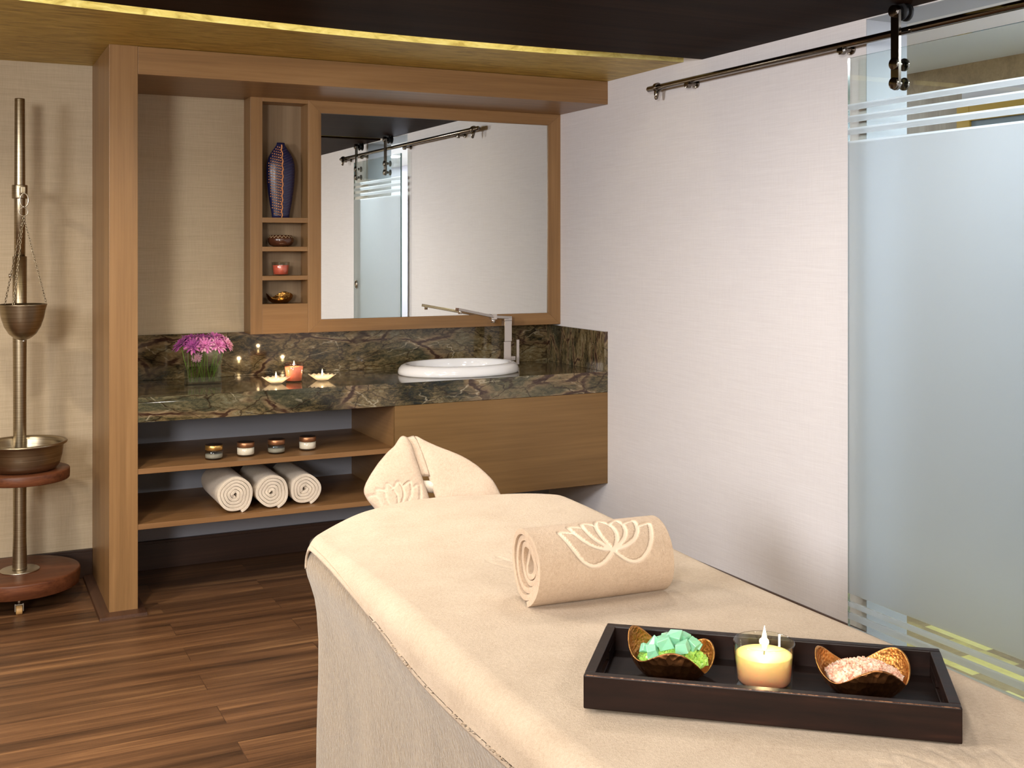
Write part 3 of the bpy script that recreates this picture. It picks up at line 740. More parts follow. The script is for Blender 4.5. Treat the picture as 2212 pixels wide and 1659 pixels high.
# niche candle (unlit)
nc = empty('jar_candle', (1.412, 5.400, 1.088+0.276), label='unlit orange candle in a small glass cup on niche shelf', cat='candle')
b = MB(); glass_cup(b, 0.038, 0.044, 0.066); b.build('glass_cup', M['glass'], nc)
b = MB(); b.lathe([(1e-4, 0.0065), (0.0345, 0.0065), (0.0395, 0.050), (1e-4, 0.050)], 40); b.build('wax', M['wax_coral'], nc)
b = MB(); b.cyl((0, 0, 0.0495), (0, 0, 0.056), 0.0008, 8); b.build('wick', M['wick'], nc)

# wavy bowl builder: horns on the +-x ends, humps front and back, dips between
def wavy_bowl(mb, R, H, horn, hump, dip, th=0.0022, seg=96, rings=22, lean=0.0, mi_out=0, mi_in=1):
    def top(a):
        return horn + hump*math.cos(3*(a+PI/2)) - lean*math.cos(a)
    def pt(i, k, off):
        a = 2*PI*k/seg; z_top = top(a); t = i/(rings-1); z = z_top*t
        # hemispherical section with flat foot
        u = min(1.0, z/H)
        r = R*(0.30+0.70*math.sqrt(max(0, 1-(1-min(1, z/(H*1.02)))**2))) if z < H*1.02 else R*(1.0+0.10*(z/H-1.02))
        if i == 0: r = R*0.30
        flare = 1.0
        rr = max(0.001, r*flare-off)
        return (rr*math.cos(a), rr*math.sin(a)*0.90, z+(off if i == 0 else 0)+ (off*0.8 if i < 4 and off else 0))
    outer = [pt(i, k, 0) for i in range(rings) for k in range(seg)]
    inner = [pt(i, k, th) for i in range(rings) for k in range(seg)]
    fs = [(i*seg+k, i*seg+(k+1) % seg, (i+1)*seg+(k+1) % seg, (i+1)*seg+k) for i in range(rings-1) for k in range(seg)]
    n0 = rings*seg
    mb.add(outer+inner, [], 0)
    base = len(mb.v)-2*n0
    def addf(F, mi, sm=True):
        mb.f.extend([tuple(i+base for i in f) for f in F]); mb.m.extend([mi]*len(F)); mb.sm.extend([sm]*len(F))
    addf(fs, mi_out); addf([tuple(i+n0 for i in f[::-1]) for f in fs], mi_in)
    t0 = (rings-1)*seg
    addf([(t0+k, t0+(k+1) % seg, n0+t0+(k+1) % seg, n0+t0+k) for k in range(seg)], mi_in)
    addf([tuple(range(seg))[::-1]], mi_out); addf([tuple(n0+k for k in range(seg))], mi_in)
nb = empty('brass_bowl', (1.408, 5.402, 1.088+0.142), rz=0.5, label='small curled antique brass bowl in the lowest niche', cat='bowl')
b = MB(); wavy_bowl(b, 0.068, 0.046, 0.0400, 0.0120, 0, lean=-0.003); b.build('bowl', M['brass_bowl'], nb)

# ================================================================== THINGS ON THE WORKTOP
ZT = 0.882
# flower vase
VX, VY = 1.005, 5.20
fv = empty('glass_vase', (VX, VY, ZT), rz=0.0, label='rectangular clear glass vase of pink flowers on the worktop', cat='vase')
hw, hd_, vh = 0.078, 0.036, 0.158
def rrect(x, y, r, z, n=5):
    P = []
    for (sx, sy, a0) in ((1, 1, 0), (-1, 1, PI/2), (-1, -1, PI), (1, -1, 1.5*PI)):
        for k in range(n): a = a0+PI/2*k/(n-1); P.append((sx*(x-r)+r*math.cos(a), sy*(y-r)+r*math.sin(a), z))
    return P
def rings_mesh(mb, rings, mi=0, closed_ends=True, smooth=False):
    n = len(rings[0]); vs = [p for R in rings for p in R]; fs = []
    for i in range(len(rings)-1):
        for k in range(n): fs.append((i*n+k, i*n+(k+1) % n, (i+1)*n+(k+1) % n, (i+1)*n+k))
    if closed_ends: fs.append(tuple(range(n))[::-1]); fs.append(tuple((len(rings)-1)*n+k for k in range(n)))
    mb.add(vs, fs, mi, smooth)
b = MB(); rings_mesh(b, [rrect(hw, hd_, 0.006, 0), rrect(hw, hd_, 0.006, vh), rrect(hw-0.004, hd_-0.004, 0.004, vh), rrect(hw-0.004, hd_-0.004, 0.004, 0.014)])
b.build('vase_glass', M['glass_vase'], fv)
b = MB(); rings_mesh(b, [rrect(hw-0.0045, hd_-0.0045, 0.004, 0.0145), rrect(hw-0.0045, hd_-0.0045, 0.004, 0.085)]); b.build('water', M['water'], fv)
def chrys(name, loc, R, mat, mat2, tilt, foot, label):
    """one bloom: stem + layered petals"""
    rt = empty(name, loc, label=label, cat='flower', group='pink chrysanthemums in the glass vase')
    rt_l = Vector(loc)
    f = Vector(foot)-rt_l
    b = MB(); b.tube([(0, 0, -0.004), (f.x*0.25, f.y*0.25, f.z*0.35), tuple(f)], [0.0020, 0.0019, 0.0018], 8); b.build('stem', M['stem'], rt)
    b = MB(); T = Matrix.Rotation(tilt[0], 4, 'X') @ Matrix.Rotation(tilt[1], 4, 'Y')
    layers = [(13, 0.98, 0.10), (13, 0.95, 0.42), (11, 0.85, 0.75), (9, 0.68, 1.05), (6, 0.48, 1.3)]
    for li, (cnt, ln, el) in enumerate(layers):
        for k in range(cnt):
            a = 2*PI*(k+0.5*(li % 2))/cnt+random.uniform(-0.12, 0.12); L = R*ln*random.uniform(0.88, 1.1); e = el+random.uniform(-0.12, 0.12); wd = R*0.135
            ax = Vector((math.cos(a)*math.cos(e), math.sin(a)*math.cos(e), math.sin(e))); sd = Vector((-math.sin(a), math.cos(a), 0)); nn = ax.cross(sd)
            P = []
            for (t, ww, up) in ((0.08, 0.45, 0), (0.4, 1.0, 0.06), (0.75, 0.95, 0.10), (1.0, 0.25, 0.22)):
                c = ax*L*t - nn*up*L*0.5
                P += [c-sd*wd*ww-nn*0.0008, c+nn*wd*0.35*ww, c+sd*wd*ww-nn*0.0008]
            P = [tuple(T @ p) for p in P]
            fs = []
            for i in range(3):
                fs += [(i*3, i*3+1, i*3+4, i*3+3), (i*3+1, i*3+2, i*3+5, i*3+4)]
            b.add(P, fs, 1 if (li < 2 and k % 2) else 0, True)
    b.build('blossom', [mat, mat2], rt, solid=0.0007, fix=False)
    return rt
ZF = ZT+vh
flowers = [(-0.095, -0.005, 0.022, 'petal_mag', 'petal_mag', (-0.2, -0.75), 'dark magenta chrysanthemum leaning out at the left end of the vase'),
           (-0.050, -0.022, 0.018, 'petal_mag', 'petal_pink', (0.75, -0.35), 'magenta chrysanthemum second from the left in the vase'),
           (-0.055, 0.025, 0.040, 'petal_mag', 'petal_mag', (-0.2, -0.2), 'purple chrysanthemum at back left of the bunch'),
           (0.005, -0.018, 0.018, 'petal_pink', 'petal_pale', (0.85, -0.05), 'pink chrysanthemum facing front in the middle of the vase'),
           (0.005, 0.022, 0.040, 'petal_mag', 'petal_pink', (-0.1, 0.05), 'magenta chrysanthemum standing behind the middle bloom'),
           (0.060, -0.020, 0.016, 'petal_pink', 'petal_pale', (0.75, 0.45), 'pink chrysanthemum drooping at front right of the bunch'),
           (0.060, 0.020, 0.044, 'petal_pink', 'petal_mag', (-0.15, 0.2), 'tall pink chrysanthemum at back right of the bunch'),
           (0.100, 0.000, 0.020, 'petal_pale', 'petal_pink', (0.1, 0.85), 'palest pink chrysanthemum leaning out at the right end of the vase'),
           (-0.020, -0.012, -0.035, 'petal_pale', 'petal_pale', (1.1, -0.5), 'small pale pink bud pressed inside the glass of the vase')]
for i, (dx, dy, dz, m1, m2, tl_, lb) in enumerate(flowers):
    R = 0.046 if i < 8 else 0.028
    fxx = max(-0.06, min(0.06, dx*0.55+random.uniform(-0.02, 0.02)))
    if i == 8: dx, dy = -0.028, -0.006
    chrys('chrysanthemum', (VX+dx, VY+dy, ZF+dz), R, M[m1], M[m2], tl_, (VX+fxx, VY+random.uniform(-0.02, 0.02), ZT+0.016), lb)
b = MB()
for k in range(5):
    x0 = -0.055+k*0.027; b.tube([(x0, random.uniform(-0.02, 0.02), 0.016), (x0+random.uniform(-0.02, 0.02), random.uniform(-0.02, 0.02), 0.09), (x0*0.9+random.uniform(-0.02, 0.02), random.uniform(-0.015, 0.015), vh+0.01)], 0.0017, 7)
o = b.build('loose_stems', M['stem'], fv); o['kind'] = 'stuff'

# coral candle
cc = empty('jar_candle', (1.40, 5.118, ZT), label='lit coral candle in a glass cup between two glass candle dishes', cat='candle')
b = MB(); glass_cup(b, 0.038, 0.046, 0.088); b.build('glass_cup', M['glass_coral'], cc)
b = MB(); b.lathe([(1e-4, 0.0065), (0.0345, 0.0065), (0.0415, 0.070), (1e-4, 0.069)], 40); b.build('wax', plain('salmon wax', rgb(250, 170, 140), 0.5, sss=0.5, ssss=0.03), cc)
b = MB(); b.cyl((0, 0, 0.0685), (0, 0, 0.0765), 0.0009, 8); b.build('wick', M['wick'], cc)
flame(cc, (0, 0, 0.076), 0.6)
def point(name, loc, e, c=(1.0, 0.66, 0.34), r=0.006):
    d = bpy.data.lights.new(name, 'POINT'); d.energy = e; d.color = c; d.shadow_soft_size = r
    o = bpy.data.objects.new(name, d); COL.objects.link(o); o.location = loc
point('candle_glow', (1.40, 5.118, ZT+0.112), 0.35)
# leaf shaped tealight dishes
def dish(loc, label, rz):
    d = empty('glass_candle_dish', loc, rz, label=label, cat='candle holder', group='glass tealight dishes on the worktop')
    def fn(p, a, r, z):
        k = r/0.045; s = 1+0.05*math.cos(12*a)*k + (0.42*k*abs(math.cos(a))**10)
        return (p[0]*s, p[1]*(1+0.05*math.cos(12*a)*k), z+ (0.003*math.cos(12*a)*k if k > 0.7 else 0) + 0.006*k*abs(math.cos(a))**10*0.3)
    b = MB(); b.lathe([(0.018, 0.0), (0.022, 0.002), (0.034, 0.014), (0.045, 0.026), (0.043, 0.028), (0.031, 0.017), (0.018, 0.007), (1e-4, 0.006)], 72, fn=fn); b.build('dish', M['glass_dish'], d)
    b = MB(); b.lathe([(1e-4, 0.0075), (0.0165, 0.0075), (0.0185, 0.019), (1e-4, 0.0185)], 28); b.build('tealight', M['wax_white'], d)
    b = MB(); b.cyl((0, 0, 0.018), (0, 0, 0.025), 0.0008, 8); b.build('wick', M['wick'], d)
    flame(d, (0, 0, 0.0245), 0.85)
    point('candle_glow', (loc[0], loc[1], loc[2]+0.048), 0.5)
dish((1.308, 5.085, ZT), 'left scalloped glass dish with a lit tealight', -0.45)
dish((1.530, 5.105, ZT), 'right scalloped glass dish with a lit tealight', -0.45)

# jars on the upper shelf
def jar(x, y, lid, fill, label, clear):
    j = empty('cosmetic_jar', (x, y, 0.588), label=label, cat='jar', group='small jars on the upper open shelf')
    b = MB(); b.lathe([(1e-4, 0), (0.037, 0), (0.0385, 0.002), (0.0385, 0.037), (0.036, 0.040), (1e-4, 0.040)], 48); b.build('glass_body', M['glass_amber'] if clear else M['glass'], j)
    z0, z1 = (0.006, 0.022) if clear else (0.008, 0.037)
    b = MB(); b.lathe([(1e-4, z0), (0.034, z0), (0.0365, z0+0.003), (0.0365, z1), (1e-4, z1)], 40); b.build('contents', fill, j)
    b = MB(); b.lathe([(1e-4, 0.0405), (0.036, 0.0405), (0.0375, 0.042), (0.0375, 0.060), (0.036, 0.0615)], 48); b.lathe([(0.036, 0.0615), (0.0355, 0.0625), (1e-4, 0.0625)], 48, mi=1)
    b.build('lid', [lid, M['lid_top']], j)
jar(1.003, 4.950, M['lid_gold'], M['grey_jar'], 'smoky glass jar with gold lid, leftmost of the four', True)
jar(1.142, 4.960, M['lid_brown'], M['cream_jar'], 'cream filled jar with brown lid, second from the left', False)
jar(1.280, 4.970, M['lid_brown'], M['grey_jar'], 'clear glass jar with brown lid, second from the right', True)
jar(1.426, 4.985, M['lid_brown'], M['cream_jar'], 'cream filled jar with brown lid, rightmost of the four', False)

# ================================================================== ROLLED TOWELS
def petal_poly(base, c1, tip, c2, n=24):
    B, C1, T, C2 = [np.array(p, float) for p in (base, c1, tip, c2)]
    t = np.linspace(0, 1, n)[:, None]
    e1 = (1-t)**2*B+2*(1-t)*t*C1+t*t*T; e2 = (1-t)**2*T+2*(1-t)*t*C2+t*t*B
    return np.vstack([e1, e2[1:-1]])
def lotus_polys():
    L = [petal_poly((0, 0), (-0.36, 0.52), (0, 1.06), (0.36, 0.52))]
    for s in (-1, 1):
        L.append(petal_poly((0, 0), (s*0.62, 0.30), (s*0.46, 0.98), (s*0.02, 0.72)))
    for s in (-1, 1):
        L.append(petal_poly((0, 0), (s*0.80, 0.02), (s*0.88, 0.84), (s*0.30, 0.70)))
    for s in (-1, 1):
        L.append(petal_poly((0, 0), (s*0.80, -1.00), (s*1.22, 0.62), (s*0.55, 0.45)))
    return L
LOTUS = lotus_polys()
def lotus_eval(P):
    """P (n,2) in lotus units -> channel weight 0..1"""
    P = np.asarray(P, float); out = np.zeros(len(P)); done = np.zeros(len(P), bool)
    near = np.all(np.abs(P-np.array([0, 0.3])) < np.array([1.5, 1.2]), axis=1); idx = np.where(near)[0]
    if len(idx) == 0: return out
    Q = P[idx]; w = np.zeros(len(Q)); dn = np.zeros(len(Q), bool)
    def dist(poly):
        A = poly; Bp = np.roll(poly, -1, 0); d = np.full(len(Q), 1e9); ins = np.zeros(len(Q), bool)
        for a, c in zip(A, Bp):
            e = c-a; t = np.clip(((Q-a) @ e)/max(1e-12, e @ e), 0, 1); d = np.minimum(d, np.hypot(*(Q-a-t[:, None]*e).T))
            cond = ((a[1] > Q[:, 1]) != (c[1] > Q[:, 1]))
            with np.errstate(divide='ignore', invalid='ignore'):
                xi = (c[0]-a[0])*(Q[:, 1]-a[1])/(c[1]-a[1]+1e-15)+a[0]
            ins ^= cond & (Q[:, 0] < xi)
        return d, ins
    for poly in LOTUS:
        d, ins = dist(poly)
        # channel: a band just outside each petal where no higher petal lies
        outer = np.clip((0.115-d)/0.03, 0, 1)*(~ins)
        w = np.where(dn, w, np.maximum(w, outer)); dn |= ins
    out[idx] = w
    return out
def set_flat(o, vals):
    at = o.data.attributes.new('flat', 'FLOAT', 'POINT'); at.data.foreach_set('value', np.asarray(vals, np.float32))

def towel_roll(name, mat, R, L, pitch, r_in, th, loc, rz, na=40, npt=90, lotus=None, label='', group=None, start=0.0, sq=1.0, recess=0.0, wob=0.02, seed=1, core=True):
    """a towel wound on itself; axis along local x, resting on z=0"""
    rnd = np.random.RandomState(seed)
    turns = (R-r_in)/pitch; n = int(turns*npt); ph = rnd.uniform(0, 6.28, 4)
    ang = np.linspace(0, turns*2*PI, n)       # 0 = outer end
    rad = R-pitch*ang/(2*PI)
    ww = wob*(1+2.0*(1-rad/R))
    rad = rad*(1+ww*(0.5*np.sin(3*ang+ph[0])+0.35*np.sin(5*ang+ph[1])+0.25*np.sin(2*ang+ph[2])))
    xs = np.linspace(0, 1, na)
    P = np.zeros((n, na, 3))
    for i in range(n):
        a = start-ang[i]; depth = ang[i]/(2*PI)
        rec = recess*min(1.0, depth/turns*1.3)*(1+0.2*math.sin(ang[i]*1.3+ph[3])) + 0.002*math.sin(ang[i]*2.1+ph[1])
        x0 = rec; x1 = L-rec
        P[i, :, 0] = x0+(x1-x0)*xs
        rr = rad[i]
        P[i, :, 1] = rr*math.cos(a); P[i, :, 2] = rr*math.sin(a)*sq
    fl = np.zeros((n, na))
    if lotus:
        lx, la, sc = lotus      # axial centre, base angle, scale
        m = np.where(ang < 2*PI*0.98)[0]
        A = start-ang[m]
        A = (A+PI) % (2*PI)-PI
        arc = (A-la)*R
        U = np.zeros((len(m), na, 2)); U[:, :, 0] = (P[m, :, 0]-lx)/sc; U[:, :, 1] = arc[:, None]/sc*1.0
        wv = lotus_eval(U.reshape(-1, 2)).reshape(len(m), na)
        fl[m] = wv
        nrm = np.zeros((len(m), na, 3)); nrm[:, :, 1] = P[m, :, 1]; nrm[:, :, 2] = P[m, :, 2]
        nrm /= np.linalg.norm(nrm, axis=2, keepdims=True)+1e-9
        P[m] -= nrm*(wv*0.0030)[:, :, None]
    P[:, :, 2] -= P[0:int(npt*1.2), :, 2].min()-0.0
    b = MB(); b.grid(n, na, lambda i, j: tuple(P[i, j]))
    o = b.build(name, mat, fix=False, solid=th, solid_off=-1.0)
    set_flat(o, fl.reshape(-1)); o.location = loc; o.rotation_euler = (0, 0, rz)
    # inward direction check for the solidify: normals must point out of the roll
    md = o.modifiers['solid']
    me = o.data; c0 = me.polygons[na//2]; cc_ = Vector((0, c0.center.y, c0.center.z-(R*sq)))
    if c0.normal.dot(cc_) < 0: md.offset = 1.0
    bev = o.modifiers.new('bevel', 'BEVEL'); bev.width = th*0.28; bev.segments = 2; bev.limit_method = 'ANGLE'; bev.angle_limit = math.radians(60)
    tag(o, label, 'towel', group)
    return o
# three off white rolls on the lower shelf (axis along the room's depth, spiral facing the camera)
for k, (x, y, r_, lb) in enumerate(((1.077, 4.880, 0.0815, 'rolled off white towel, left of the three on the lower shelf'),
                                    (1.240, 4.893, 0.0775, 'rolled off white towel, middle of the three on the lower shelf'),
                                    (1.392, 4.905, 0.0735, 'rolled off white towel, right of the three on the lower shelf'))):
    o = towel_roll('rolled_towel', M['terry_white'], r_, 0.36, 0.0138, 0.012, 0.0118, (x, y, 0.3605), PI/2, na=14, npt=64, label=lb,
                   group='rolled towels on the lower shelf', start=-PI*0.62, wob=0.035, recess=0.004, seed=11+k)

# ================================================================== MASSAGE TABLE
TX, TY = 1.175, 1.95
tbl = empty('massage_table', (TX, TY, 0), label='massage table standing under the beige sheet and towel', cat='massage table')
b = MB(); rings_mesh(b, [rrect(0.345, 0.985, 0.10, 0.69, 8), rrect(0.355, 0.995, 0.11, 0.70, 8), rrect(0.355, 0.995, 0.11, 0.735, 8), rrect(0.34, 0.98, 0.10, 0.744, 8)], smooth=True)
b.build('cushion', M['black'], tbl)
b = MB(); b.box((-0.31, -0.92, 0.64), (0.31, 0.92, 0.689)); b.build('frame', M['darkwood'], tbl, bevel=0.004)
for sx in (-1, 1):
    for sy in (-1, 1):
        b = MB(); b.box((sx*0.29-0.03, sy*0.86-0.03, 0.0), (sx*0.29+0.03, sy*0.86+0.03, 0.6395)); b.build('leg', M['darkwood'], tbl, bevel=0.004)
# draped sheet
sh = MB()
def perim(ox, n_side=90, n_c=16):
    hx, hy, r = 0.352+ox, 0.975+ox, 0.16+ox*0.5
    P = []
    def arc(cx, cy, a0):
        return [(cx+r*math.cos(a0+PI/2*k/n_c), cy+r*math.sin(a0+PI/2*k/n_c)) for k in range(n_c)]
    P += arc(hx-r, hy-r, 0); P += [(hx-r-(2*hx-2*r)*k/30, hy) for k in range(30)]
    P += arc(-hx+r, hy-r, PI/2); P += [(-hx, hy-r-(2*hy-2*r)*k/n_side) for k in range(n_side)]
    P += arc(-hx+r, -hy+r, PI); P += [(-hx+r+(2*hx-2*r)*k/30, -hy) for k in range(30)]
    P += arc(hx-r, -hy+r, 1.5*PI); P += [(hx, -hy+r+(2*hy-2*r)*k/n_side) for k in range(n_side)]
    return P
zprof = [(0.756, -0.10), (0.7565, -0.03), (0.754, -0.004), (0.746, 0.012), (0.732, 0.020), (0.71, 0.027), (0.69, 0.028), (0.665, 0.023), (0.64, 0.015), (0.61, 0.007), (0.57, 0.001), (0.5, -0.004), (0.42, -0.005), (0.34, -0.004), (0.26, -0.003), (0.18, -0.003), (0.10, -0.002), (0.03, -0.002), (0.006, 0.0)]
rings = []
for (z, ox) in zprof:
    R_ = perim(ox); out = []
    for k, (x, y) in enumerate(R_):
        am = max(0.0, (0.62-z))*0.012
        f_ = math.sin(k*0.33+1.2*math.sin(k*0.05))*am + math.sin(k*0.11+z*3)*am*0.8
        l_ = math.hypot(x, y*0.4)+1e-6
        out.append((x+f_*x/l_, y+f_*0.4*y/l_, z))
    rings.append(out)
n0 = len(rings[0]); vs = [p for R_ in rings for p in R_]; fs = []
for i in range(len(rings)-1):
    for k in range(n0): fs.append((i*n0+k, i*n0+(k+1) % n0, (i+1)*n0+(k+1) % n0, (i+1)*n0+k))
fs.append(tuple(range(n0)))
sh.add(vs, fs, 0, True)
o = sh.build('bed_sheet', M['sheet'], fix=True, loc=(TX, TY, 0)); tag(o, 'greyish beige fleece sheet hanging to the floor around the table', 'bed sheet')

# spread towel: grid draped over the top
def smst(a, c, x): t = min(1, max(0, (x-a)/(c-a))); return t*t*(3-2*t)
HW, RR = 0.392, 0.05
XRT = 1.578
YFAR, YNEAR = 2.975, 0.93
def top_z(x, y):
    z = 0.770 + 0.016*smst(1.7, 2.75, y)
    z += 0.016*smst(2.35, 2.9, y)*math.exp(-((x-1.22)/0.26)**2)
    z += 0.008*smst(2.0, 2.8, y)*smst(1.30, 1.50, x) - 0.020*smst(2.2, 2.8, y)*smst(1.00, 0.80, x)
    z += 0.0025*math.sin(5.1*x+2.3*y)*math.sin(3.7*y-1.1*x) + 0.0015*math.sin(13*x+4*y)
    return z
def far_y(x):
    if x < 1.17: u = min(1.0, (1.17-x)/0.40); return YFAR-0.005 - 0.26*(1-math.sqrt(max(0, 1-u**1.9)))
    u = min(1.0, (x-1.17)/0.42); return YFAR-0.005 - 0.22*(1-math.sqrt(max(0, 1-u**2.4)))
def LS(y): return 0.050+0.074*(1-smst(2.0, 2.95, y)) - 0.014*(1-smst(1.0, 2.0, y))
def over(s, r=RR):
    """arc-length s past the edge -> (advance, drop)"""
    if s <= 0: return s, 0.0
    if s < r*PI/2: return r*math.sin(s/r), r*(1-math.cos(s/r))
    return r, r+(s-r*PI/2)
NU, NV = 270, 420
lotuses = [((1.235, 2.30), 0.105, 0.0), ((1.215, 1.10), 0.11, 0.0)]
P = np.zeros((NU, NV, 3)); XY = np.zeros((NU, NV, 2))
for j in range(NV):
    v = j/(NV-1)
    for i in range(NU):
        u = i/(NU-1)
        # left overhang grows towards the near end
        yy0 = YNEAR + v*(YFAR+0.06-YNEAR)
        ls = LS(yy0)
        xl = TX-HW+RR; xr = XRT-RR
        s_tot = ls + (xr-xl) + 0.10
        HEMS = (0.0, 0.004, 0.0085, 0.0115, 0.0135, 0.0165, 0.0190, 0.0215)
        so = HEMS[i] if i < 8 else 0.0215+(s_tot-0.0215)*(i-7)/(NU-8)
        s = so-ls
        if s < 0: adv, dr = over(-s); x = xl-adv
        elif s > xr-xl: adv, dr = over(s-(xr-xl)); x = xr+adv
        else: x = xl+s; dr = 0.0
        fy = far_y(x); ye = fy-RR
        ylen = ye-YNEAR; t = v*(ylen+0.085)
        if t > ylen: a2, d2 = over(t-ylen); y = ye+a2
        else: y = YNEAR+t; d2 = 0.0
        z = top_z(x, y)-dr-d2
        # hem ridge
        e = min(so, (1-v)*(ylen+0.085))
        z += 0.0018 if e < 0.012 else (-0.0015 if e < 0.018 else 0.0)
        P[i, j] = (x, y, z); XY[i, j] = (x, y)
fl = np.zeros(NU*NV)
for (cx, cy), sc, rot in lotuses:
    Q = XY.reshape(-1, 2)-np.array([cx, cy]); c_, s_ = math.cos(rot), math.sin(rot)
    Q = np.stack([Q[:, 0]*c_+Q[:, 1]*s_, -Q[:, 0]*s_+Q[:, 1]*c_], 1)/sc
    fl = np.maximum(fl, lotus_eval(Q))
P.reshape(-1, 3)[:, 2] -= fl*0.0012
b = MB(); b.grid(NU, NV, lambda i, j: tuple(P[i, j]))
o = b.build('spread_towel', M['terry'], fix=False, solid=0.006, solid_off=-1.0)
set_flat(o, fl*0.12); tag(o, 'large beige towel spread over the top of the massage table', 'towel')
def table_z(x, y): return top_z(x, y)

# ------------------------------------------------------------------ towel roll on the table
ROLL_A = Vector((1.030, 2.030)); rz = math.atan2(-0.021, 0.284)
towel_roll('rolled_bath_towel', M['terry_roll'], 0.0830, 0.308, 0.0135, 0.022, 0.0112, (1.040, 2.062, table_z(1.18, 2.04)+0.001), rz, na=150, npt=260,
           lotus=(0.170, PI-0.54, -0.082), label='thick beige towel roll with embossed lotus lying on the massage table', start=-PI*0.60, sq=0.97, recess=0.018, wob=0.014, seed=3)

# ------------------------------------------------------------------ head rest with folded towel
cr = MB()
F_, CX_, YH_, H_ = 2446.7, 1106.0, 534.3, 1.5
fwv = Vector((math.sin(YAW), math.cos(YAW), 0)); rtv = Vector((math.cos(YAW), -math.sin(YAW), 0)); upv = Vector((0, 0, 1))
HO = Vector((1.24, 3.10, 0.75)); HN = Vector((-0.20, -0.80, 0.57)).normalized()      # cradle plane, tipped back
HU = Vector((0, 0, 1)).cross(HN); HU.normalize(); HV = HN.cross(HU)
HEAD_L = [(-0.047, 0.198), (-0.068, 0.172), (-0.098, 0.144), (-0.128, 0.110), (-0.152, 0.070), (-0.170, 0.030), (-0.176, 0.0), (-0.170, -0.03), (-0.150, -0.06), (-0.12, -0.09), (-0.05, -0.10), (0.030, -0.09), (0.026, -0.03), (0.018, 0.03), (0.002, 0.09), (-0.014, 0.14), (-0.030, 0.185)]
HO = Vector((1.24, 3.10, 0.78)); HN = Vector((-0.25, -0.80, 0.57)).normalized()      # cradle plane, tipped back
HU = Vector((0, 0, 1)).cross(HN).normalized(); HV = HN.cross(HU)
HL = [(-0.064, 0.178), (-0.074, 0.165), (-0.085, 0.146), (-0.107, 0.126), (-0.135, 0.092), (-0.158, 0.057), (-0.173, 0.029), (-0.179, 0.01), (-0.177, -0.006), (-0.164, -0.027), (-0.15, -0.045), (-0.14, -0.059), (-0.105, -0.12), (-0.044, -0.13), (0.020, -0.12), (0.015, -0.054), (0.011, -0.022), (0.001, 0.016), (-0.01, 0.055), (-0.023, 0.103), (-0.034, 0.151), (-0.046, 0.172), (-0.054, 0.178)]
HR = [(-0.027, 0.18), (-0.018, 0.182), (-0.007, 0.174), (0.014, 0.161), (0.045, 0.145), (0.081, 0.129), (0.112, 0.114), (0.137, 0.098), (0.162, 0.078), (0.184, 0.055), (0.202, 0.034), (0.213, 0.013), (0.222, -0.009), (0.229, -0.030), (0.226, -0.09), (0.164, -0.13), (0.08, -0.13), (0.045, -0.12), (0.035, -0.060), (0.031, -0.021), (0.022, 0.009), (0.011, 0.054), (0.001, 0.097), (-0.013, 0.139), (-0.023, 0.167)]
HS = [(-0.056, 0.176), (-0.046, 0.174), (-0.027, 0.18), (-0.018, 0.168), (-0.003, 0.125), (0.008, 0.083), (0.017, 0.047), (-0.008, 0.047), (-0.021, 0.098), (-0.036, 0.146)]
def resample(P, n):
    P = np.array(P+[P[0]]); d = np.r_[0, np.cumsum(np.hypot(*np.diff(P, axis=0).T))]
    t = np.linspace(0, d[-1], n, endpoint=False)
    return np.stack([np.interp(t, d, P[:, 0]), np.interp(t, d, P[:, 1])], 1)
def pillow(outline, hf, hb, off, rings=26, n=150, power=0.6, lot=None):
    """closed soft slab: front bulges by hf, back by hb, shifted by off along the plane normal"""
    O = resample(outline, n); O = (O+np.roll(O, 1, 0)+np.roll(O, -1, 0))/3; cen = np.array([O[:, 0].mean(), O[:, 1].mean()])
    mb = MB(); fr, fl = [], []
    for i in range(rings+1):
        s = 1-i/rings; s = s if i else 1
        Q = cen+(O-cen)*s
        h = (1-s**4)**power
        wv = lotus_eval((Q-np.array(lot[0]))@np.array([[math.cos(lot[2]), -math.sin(lot[2])], [math.sin(lot[2]), math.cos(lot[2])]])/lot[1]) if lot else np.zeros(n)
        fr.append((Q, h, wv))
    vs = []
    for (Q, h, wv) in fr:
        for q, w_ in zip(Q, wv): vs.append(HO+HU*float(q[0])+HV*float(q[1])+HN*(off+hf*h-0.0030*w_)); fl.append(w_)
    for (Q, h, wv) in fr[1:]:
        for q in Q: vs.append(HO+HU*float(q[0])+HV*float(q[1])+HN*(off-hb*h)); fl.append(0)
    fs = []
    for i in range(rings):
        for k in range(n): fs.append((i*n+k, i*n+(k+1) % n, (i+1)*n+(k+1) % n, (i+1)*n+k))
    b0 = (rings+1)*n
    for k in range(n): fs.append((k, b0+k, b0+(k+1) % n, (k+1) % n))
    for i in range(rings-1):
        for k in range(n): fs.append((b0+i*n+k, b0+(i+1)*n+k, b0+(i+1)*n+(k+1) % n, b0+i*n+(k+1) % n))
    mb.add([tuple(v-HO) for v in vs], fs, 0, True)
    return mb, fl
ht = empty('headrest_towel', HO, label='rosy beige towel wrapped in two folds over the face cradle', cat='towel')
mb_, fl_ = pillow(HL, 0.020, 0.030, 0.010, lot=((-0.088, -0.055), 0.070, 0.3)); o = mb_.build('left_fold', M['terry_head'], ht); set_flat(o, [f*0.35 for f in fl_])
mb_, fl_ = pillow(HR, 0.012, 0.030, 0.0); o = mb_.build('right_fold', M['terry_head'], ht); set_flat(o, fl_)
mb_, fl_ = pillow(HS, 0.002, 0.006, 0.006, rings=6); o = mb_.build('inner_fold', M['terry_head'], ht); set_flat(o, fl_)
b = MB(); p0 = HU*(-0.02)+HV*0.024-HN*0.012; p1 = HU*0.05+HV*0.020-HN*0.012
